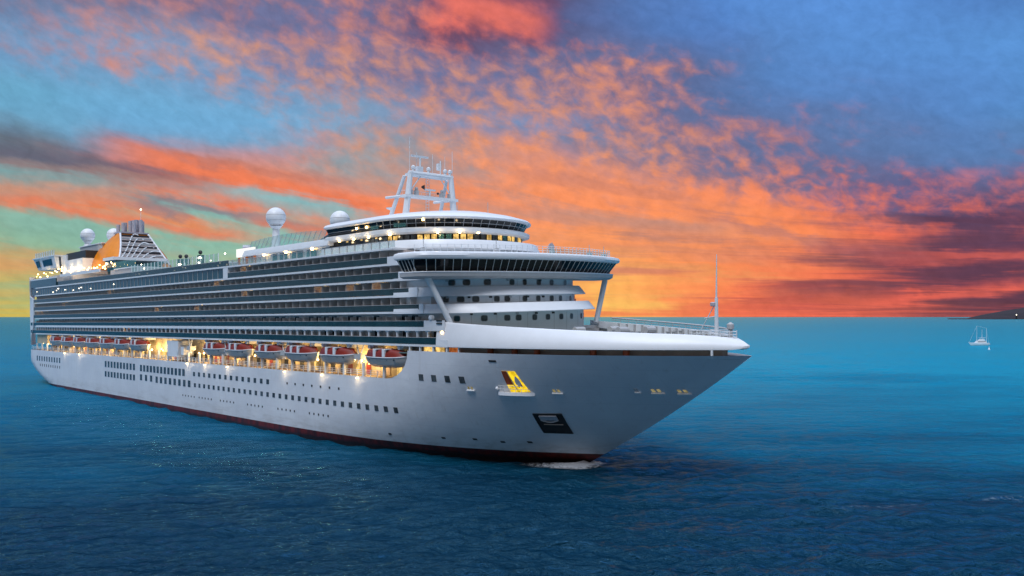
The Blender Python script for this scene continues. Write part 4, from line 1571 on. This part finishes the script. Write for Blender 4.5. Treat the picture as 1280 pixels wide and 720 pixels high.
MB().box(129, 136.5, -17.75, -14.2, 13.9, 17.9).build('promenade_housing', WHITE, ship)
MB().box(137.6, 139.4, -17.5, -15, 14.4, 16.4).build('promenade_locker', WHITE, ship)
MB().box(3, 16, -17.2, -14.2, 15.2, 18.2).build('promenade_housing', PROMW, ship)

# ------------------------------------------------------------------ lifeboats: things of their own, hanging from the davits


def make_lifeboat(scale):
    root = empty('lifeboat')
    L, Bm = 6.4, 2.0
    def half(u, t):
        return Bm * (0.55 + .45 * t) * max(0.02, 1 - abs(u) ** (2.6)) ** .75
    hr = []
    for t, z, k in ((0, -1.65, .78), (.35, -1.2, .9), (.75, -.5, .97), (1, .1, 1.0), (1.02, .16, 1.005)):
        ring = []
        for side in (-1, 1):
            us = [-1 + 2 * i / 20 for i in range(21)]
            if side > 0:
                us = us[::-1]
            for u in us:
                ring.append((u * L * k, side * (half(u, t) if t > 0 else half(u, 0) * .25), z + .25 * abs(u) ** 4))
        hr.append(ring)
    MB().loft(hr, True, True, True).build('boat_hull', BOATW, root, True)
    st = []
    for side in (-1, 1):
        us = [-1 + 2 * i / 20 for i in range(21)]
        if side > 0:
            us = us[::-1]
        st += [(u * L, side * (half(u, 1) + .06), .12 + .25 * abs(u) ** 4) for u in us]
    MB().loft([[(x, y, z - .1) for x, y, z in st], [(x * 1.005, y * 1.03, z) for x, y, z in st], [(x, y, z + .08) for x, y, z in st]], True).build('rubbing_strake', WHITEC, root)
    cr = []
    for z, k in ((.2, .97), (.8, .95), (1.25, .86), (1.5, .68), (1.6, .3)):
        ring = []
        for side in (-1, 1):
            us = [-1 + 2 * i / 16 for i in range(17)]
            if side > 0:
                us = us[::-1]
            for u in us:
                ring.append((u * L * (.98 if z < .5 else .9 + .06 * (1 - z)), side * half(u, 1) * k, z - .25 * abs(u) ** 3 * (z - .2)))
        cr.append(ring)
    cn = MB().loft(cr, True, False, True).build('canopy', BOATR, root, True)
    for xx in (-.9, 1.9):
        MB().box(xx - .38, xx + .38, -1.98, -.6, .25, 1.45).build('boarding_hatch', WHITEC, root)
        MB().box(xx - .5, xx + .9, -1.9, -.3, 1.46, 1.6).build('hatch_hood', WHITEC, root)
    for k in range(6):
        xx = -4.4 + k * 1.7
        MB().box(xx - .3, xx + .3, -half(xx / L, .75) - .05, -half(xx / L, .75) - .01, -.35, -.12).build('hull_marking', WGLASS, root)
    return root


names = ['lifeboat nearest the bow, beside the rounded hull corner', 'second lifeboat from the bow, beside the paired davit arms', 'third lifeboat from the bow, hanging over lit promenade',
         'fourth lifeboat from the bow, middle of the forward group', 'fifth lifeboat from the bow, second last of forward group', 'aftmost lifeboat of the forward group, next to the white housing']
names += ['lifeboat of the aft group just behind the white housing', 'second lifeboat behind the white housing, in the aft group', 'third lifeboat behind the white housing, in the aft group',
          'middle lifeboat of the seven in the aft group', 'third lifeboat from the stern, in the aft group', 'second lifeboat from the stern, in the aft group', 'lifeboat nearest the stern of the ship']
boat = make_lifeboat(1)
boat.rotation_euler = ship.rotation_euler
for i, xb in enumerate(BOATX):
    p = SHIP_M @ Vector((xb, -17.25 + .25, 16.25))
    if i == 0:
        b = boat
        b.location = p
    else:
        b = dup(boat, p)
    tag(b, 'orange topped white ' + names[i], 'lifeboat', 'lifeboats hanging along the promenade')

# down-lights below the promenade, for the warm pools on the hull side
for xx in (143, 153.5, 166, 193, 208, 220.5, 40, 56):
    MB().box(xx - .12, xx + .12, -18.3, -18.0, 12.4, 12.55).build('hull_lamp', BULB, ship)
    ld = bpy.data.lights.new('hull_light', 'POINT')
    ld.energy = 45
    ld.color = (1.0, .78, .5)
    ld.shadow_soft_size = .15
    lo = bpy.data.objects.new('hull_light', ld)
    col.objects.link(lo)
    lo.parent = ship
    lo.location = (xx, -19.1, 12.0)

# ------------------------------------------------------------------ the sea


def sea_mat():
    m = bpy.data.materials.new('sea_water')
    m.use_nodes = True
    g = G(m.node_tree)
    co = g.n('ShaderNodeTexCoord').outputs['Object']
    x, y, z = g.sep(co)
    b = g.n('ShaderNodeBsdfDiffuse')
    gl = g.n('ShaderNodeBsdfGlossy')
    gl.inputs['Roughness'].default_value = 0.12
    g.put(gl.inputs['Color'], SEA_TINT)
    fr = g.n('ShaderNodeFresnel')
    fr.inputs['IOR'].default_value = 1.33
    mx = g.n('ShaderNodeMixShader')
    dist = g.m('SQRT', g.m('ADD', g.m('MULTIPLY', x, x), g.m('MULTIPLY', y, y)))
    # water colour with shade painted in by distance: dark near, turquoise far, cloud-shadow patches
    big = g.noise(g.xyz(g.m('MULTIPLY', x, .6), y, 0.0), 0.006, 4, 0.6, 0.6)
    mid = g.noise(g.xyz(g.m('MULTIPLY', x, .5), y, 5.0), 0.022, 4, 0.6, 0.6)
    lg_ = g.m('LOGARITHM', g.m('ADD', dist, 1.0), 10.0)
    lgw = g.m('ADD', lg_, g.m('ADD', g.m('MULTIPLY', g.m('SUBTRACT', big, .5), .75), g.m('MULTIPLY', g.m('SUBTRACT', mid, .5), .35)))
    side_mix = g.ss(x, -120.0, 140.0)
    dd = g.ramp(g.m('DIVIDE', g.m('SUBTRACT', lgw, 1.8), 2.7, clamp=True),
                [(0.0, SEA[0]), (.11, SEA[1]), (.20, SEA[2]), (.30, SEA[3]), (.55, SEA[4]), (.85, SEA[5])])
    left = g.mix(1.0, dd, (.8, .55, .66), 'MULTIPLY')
    cc = g.mix(side_mix, left, dd)
    # foam streak of a current line and flecks
    wv = g.noise(co, 0.03, 3, 0.5)
    ln = g.m('ABSOLUTE', g.m('SUBTRACT', g.m('SUBTRACT', y, g.m('MULTIPLY', x, 0.42)), g.m('ADD', 90.0, g.m('MULTIPLY', g.m('SUBTRACT', wv, .5), 14.0))))
    fn = g.noise(co, 1.2, 5, 0.7)
    foam = g.m('MULTIPLY', g.ss(ln, 1.6, 0.0), g.ss(fn, .47, .66))
    foam = g.m('MULTIPLY', foam, g.m('MULTIPLY', g.ss(x, 32.0, 62.0), .3))
    cc = g.mix(foam, cc, (.55, .65, .7))
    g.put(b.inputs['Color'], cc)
    # waves: three trains of different length, calmer with distance
    def wav(sc, sx, rot, det, dist_=0.8):
        mp = g.n('ShaderNodeMapping')
        mp.inputs['Rotation'].default_value = (0, 0, R(rot))
        mp.inputs['Scale'].default_value = (sx, 1, 1)
        g.t.links.new(co, mp.inputs['Vector'])
        return g.noise(mp.outputs[0], sc, det, 0.58, dist_)
    w1 = wav(.085, .45, 14, 3)
    w2 = wav(.30, .5, 8, 4)
    w3 = wav(.95, .55, -6, 4)
    w4 = wav(2.6, .6, 10, 3)
    h = g.m('ADD', g.m('ADD', g.m('MULTIPLY', w1, 1.2), g.m('MULTIPLY', w2, 1.3)), g.m('ADD', g.m('MULTIPLY', w3, .7), g.m('MULTIPLY', w4, .26)))
    bn = g.n('ShaderNodeBump')
    bn.inputs['Distance'].default_value = 1.0
    g.put(bn.inputs['Strength'], g.ss(lg_, 1.9, 3.4, 1.0, .55))
    g.put(bn.inputs['Height'], h)
    for nd in (b, gl, fr):
        g.t.links.new(bn.outputs[0], nd.inputs['Normal'])
    g.put(mx.inputs[0], g.m('MINIMUM', fr.outputs[0], SEA_CAP))
    g.t.links.new(b.outputs[0], mx.inputs[1])
    g.t.links.new(gl.outputs[0], mx.inputs[2])
    o = g.n('ShaderNodeOutputMaterial')
    g.t.links.new(mx.outputs[0], o.inputs[0])
    return m


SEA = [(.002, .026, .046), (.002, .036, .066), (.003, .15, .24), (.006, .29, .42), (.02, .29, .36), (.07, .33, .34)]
SEA_TINT, SEA_CAP = (.30, .70, 1.0), 0.5
import numpy as np
NA, NRr = 720, 760
ang = np.concatenate([np.linspace(-math.pi, -.62, 60, endpoint=False), np.linspace(-.62, .62, NA), np.linspace(.62, math.pi, 61)[1:-1]])
rad = np.concatenate([[0.5, 20, 45], np.geomspace(66, 900, NRr), np.geomspace(960, 90000, 40)])
AA, RR = np.meshgrid(ang, rad)
wx_, wy_ = RR * np.sin(AA), RR * np.cos(AA)
wz_ = np.zeros_like(wx_)
nrs = np.random.RandomState(5)
for lam, amp, cnt in ((22, .055, 9), (11, .05, 12), (5.5, .042, 16), (2.9, .03, 18), (1.7, .018, 16)):
    for q in range(cnt):
        L_ = lam * nrs.uniform(.7, 1.4)
        th_ = R(100) + nrs.normal(0, .42)
        kx, ky = 2 * math.pi / L_ * math.cos(th_), 2 * math.pi / L_ * math.sin(th_)
        ph_ = nrs.uniform(0, 6.28)
        fade = np.clip(1.6 - RR * .022 / L_, 0, 1)
        s_ = np.sin(kx * wx_ + ky * wy_ + ph_ + .6 * np.sin(wx_ * .031 + q) + .5 * np.sin(wy_ * .027 + 2 * q))
        wz_ += fade * amp * (s_ - .35 * np.cos(2 * np.arcsin(np.clip(s_, -1, 1))))
gust = .75 + .45 * np.sin(wx_ * .021 + 1.2 * np.sin(wy_ * .013)) * np.sin(wy_ * .017 + wx_ * .006)
wz_ *= gust
n_a = len(ang)
co_ = np.stack([wx_, wy_, wz_], -1).reshape(-1, 3)
ii, jj = np.meshgrid(np.arange(len(rad) - 1), np.arange(n_a), indexing='ij')
jn = (jj + 1) % n_a
fc = np.stack([ii * n_a + jj, ii * n_a + jn, (ii + 1) * n_a + jn, (ii + 1) * n_a + jj], -1).reshape(-1, 4)
me = bpy.data.meshes.new('sea')
me.vertices.add(len(co_))
me.vertices.foreach_set('co', co_.astype('f').ravel())
me.loops.add(fc.size)
me.loops.foreach_set('vertex_index', fc.astype('i').ravel())
me.polygons.add(len(fc))
me.polygons.foreach_set('loop_start', (np.arange(len(fc)) * 4).astype('i'))
me.polygons.foreach_set('loop_total', np.full(len(fc), 4, 'i'))
me.polygons.foreach_set('use_smooth', np.ones(len(fc), bool))
me.update(calc_edges=True)
me.flip_normals() if me.polygons[n_a * 10].normal.z < 0 else None
sea = bpy.data.objects.new('sea', me)
col.objects.link(sea)
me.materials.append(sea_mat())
tag(sea, 'blue green rippled sea water', None, None, 'structure')

# bow wave: foam thrown along the stem
def foam_mat():
    m = bpy.data.materials.new('foam')
    m.use_nodes = True
    g = G(m.node_tree)
    co = g.n('ShaderNodeTexCoord').outputs['Object']
    b = g.n('ShaderNodeBsdfPrincipled')
    g.put(b.inputs['Base Color'], (.72, .76, .8))
    b.inputs['Roughness'].default_value = .6
    at = g.n('ShaderNodeAttribute')
    at.attribute_name = 'thick'
    n = g.noise(co, 1.6, 8, .74, .8)
    g.put(b.inputs['Alpha'], g.ss(g.m('ADD', n, at.outputs['Fac']), .80, 1.14))
    o = g.n('ShaderNodeOutputMaterial')
    g.t.links.new(b.outputs[0], o.inputs[0])
    return m


FOAM = foam_mat()
rng = random.Random(4)
mb = MB()
th = []
NX, NY = 150, 22
for i in range(NX + 1):
    xx = 120 + 152 * (i / NX) ** .6
    hb = hull_half(min(xx, 260.2), .3) if xx < 260.2 else 0
    near = max(0, 1 - abs(xx - 261.5) / 10)
    wdt = 1.0 + 6.0 * max(0, 1 - abs(xx - 259) / 30)
    for j in range(NY + 1):
        t = j / NY
        yy = -hb - wdt * t + (.4 if xx < 260 else 2.2 * (1 - t))
        hh = .16 + near ** 1.5 * .75 * math.sin(math.pi * min(1, t * 1.1 + .12)) ** 2 * (.6 + .8 * rng.random()) + .05 * rng.random()
        p = SHIP_M @ Vector((xx, yy, 0))
        mb.v.append((p.x + rng.uniform(-.1, .1), p.y + rng.uniform(-.1, .1), max(.10, hh * (1 - t ** 2))))
        edge = math.sin(math.pi * min(1, .12 + t * .88)) ** .7
        fore = max(0, 1 - max(0, xx - 261) / 11)
        aft = max(0, (xx - 205) / 56)
        side = .30 * (1 - min(1, t * 3.0))
        th.append((max(side, .10 + .42 * near + .22 * aft ** 2) if xx > 205 else side) * edge * fore - (1 - fore) * .5)
for i in range(NX):
    for j in range(NY):
        a = i * (NY + 1) + j
        mb.f.append((a, a + 1, a + NY + 2, a + NY + 1))
        mb.mi.append(0)
bw = mb.build('bow_wave', FOAM, None, True)
atr = bw.data.attributes.new('thick', 'FLOAT', 'POINT')
for i, v in enumerate(th):
    atr.data[i].value = v
tag(bw, 'white foam of the bow wave curling at the ship stem', 'bow wave', None, 'stuff')

# ------------------------------------------------------------------ sailing yacht, buoy, headland
yt = empty('sailing_yacht', (383, 734, 0), (0, 0, R(172)))
tag(yt, 'white two masted motor yacht at anchor with bare masts', 'yacht')
hr = []
for z, k, w in ((-.6, .82, .3), (0, .9, .8), (.8, .95, 1.0), (1.9, 1.0, 1.05), (2.15, 1.01, 1.05)):
    ring = []
    for side in (-1, 1):
        us = [-1 + 2 * i / 16 for i in range(17)]
        if side > 0:
            us = us[::-1]
        for u in us:
            bb = 2.1 * w * (1 - max(0, u) ** 2.4) * (1 - .25 * max(0, -u) ** 3)
            ring.append((u * 7.4 * k + (1.1 * (z / 2) if u > .9 else 0), side * max(.03, bb), z + .5 * max(0, u) ** 2 * (z > .5)))
    hr.append(ring)
MB().loft(hr, True, True, True).build('yacht_hull', WHITEC, yt, True)
c_ = MB()
c_.loft([[(-5.2, -1.6, 2.1), (3.6, -1.3, 2.1), (3.6, 1.3, 2.1), (-5.2, 1.6, 2.1)], [(-4.9, -1.5, 3.9), (2.2, -1.2, 3.9), (2.2, 1.2, 3.9), (-4.9, 1.5, 3.9)]], True, True, True)
cab = c_.build('cabin', WHITEC, yt)
for k in range(4):
    for side in (-1, 1):
        MB().box(-4.2 + k * 1.5, -3.2 + k * 1.5, side * 1.56 - .02, side * 1.56 + .02, 2.9, 3.5).build('cabin_window', DGLASS, cab)
MB().loft([[(-3.8, -1.3, 3.9), (.8, -1.1, 3.9), (.8, 1.1, 3.9), (-3.8, 1.3, 3.9)], [(-3.6, -1.2, 5.6), (-.2, -1.0, 5.6), (-.2, 1.0, 5.6), (-3.6, 1.2, 5.6)]], True, True, True).build('flybridge', WHITEC, yt)
MB().box(-4.4, .3, -1.4, 1.4, 6.4, 6.6).build('awning', WHITEC, yt)
for xx, h in ((2.0, 16.2), (-2.0, 13.2), (-5.4, 14.4)):
    MB().tube([(xx, 0, 2), (xx, 0, h)], [.17, .1], 6).build('yacht_mast', MASTM, yt)
for a_, b_ in (((2.0, 0, 16), (7.8, 0, 2.8)), ((2, 0, 16), (-5.4, 0, 14.3)), ((-5.4, 0, 14.3), (-7.2, 0, 2.4))):
    MB().tube([a_, b_], .05, 4).build('rigging_wire', MASTM, yt)
MB().tube([(2, 0, 4.4), (-2, 0, 4.6)], .16, 6).build('boom', MASTM, yt)
MB().box(-8.2, -7.2, -1.4, 1.4, 1.2, 1.4).build('swim_platform', BOATW, yt)

bu = empty('mooring_buoy', (343, 644, 0))
tag(bu, 'small white mooring buoy floating just right of the yacht', 'buoy')
MB().lathe([(.1, -.5), (.7, -.3), (.75, .25), (.45, .6), (.22, 1.5), (.05, 1.7)], (0, 0, 0), 12).build('buoy_body', WHITEC, bu, True)
MB().tube([(0, 0, 1.6), (0, 0, 2.6)], .1, 5).build('buoy_staff', WHITEC, bu)

HILLM = mat('dark_headland', (.022, .009, .012), .9, var=.25, scale=.006)
mb = MB()
rng = random.Random(12)
NXX, NYY = 90, 16
D0 = 9000
ph = [rng.uniform(0, 6.28) for _ in range(12)]
for i in range(NXX + 1):
    px = 1180 + 260 * i / NXX
    xw = (px - 640) / 1119.6 * D0
    u = i / NXX
    pr = 0 if px < 1184 else (1.0 if px < 1210 else 1.0 + 15.0 * min(1, (px - 1210) / 85) ** .75)
    for j in range(NYY + 1):
        v = j / NYY
        yw = D0 + (v - .3) * 2600
        hgt = pr * D0 / 1119.6 * math.sin(math.pi * min(1, max(0, v))) ** .7
        nn = sum(math.sin(ph[k] + xw * .0035 * (1.6 ** k) + yw * .0027 * 1.5 ** k) / 1.5 ** k for k in range(8))
        hgt = hgt * (1 + .035 * nn) + (nn * 1.6 if pr > .5 else 0)
        mb.v.append((xw * yw / D0, yw, hgt - 2 if pr else -4))
for i in range(NXX):
    for j in range(NYY):
        a = i * (NYY + 1) + j
        mb.f.append((a, a + 1, a + NYY + 2, a + NYY + 1))
        mb.mi.append(0)
hl = mb.build('headland_hill', HILLM, None, True)
tag(hl, 'dark low headland on the horizon', None, None, 'structure')
hb = empty('shore_beacon', ((1270.5 - 640) / 1119.6 * 8200, 8200, 0))
tag(hb, 'tiny white beacon glowing at the foot of the dark headland', 'beacon')
MB().lathe([(7, -2), (5, 34), (6, 36)], (0, 0, 0), 10).build('beacon_tower', HILLM, hb)
MB().ball((0, 0, 42), 3.2, 8).build('beacon_light', BULBW, hb)
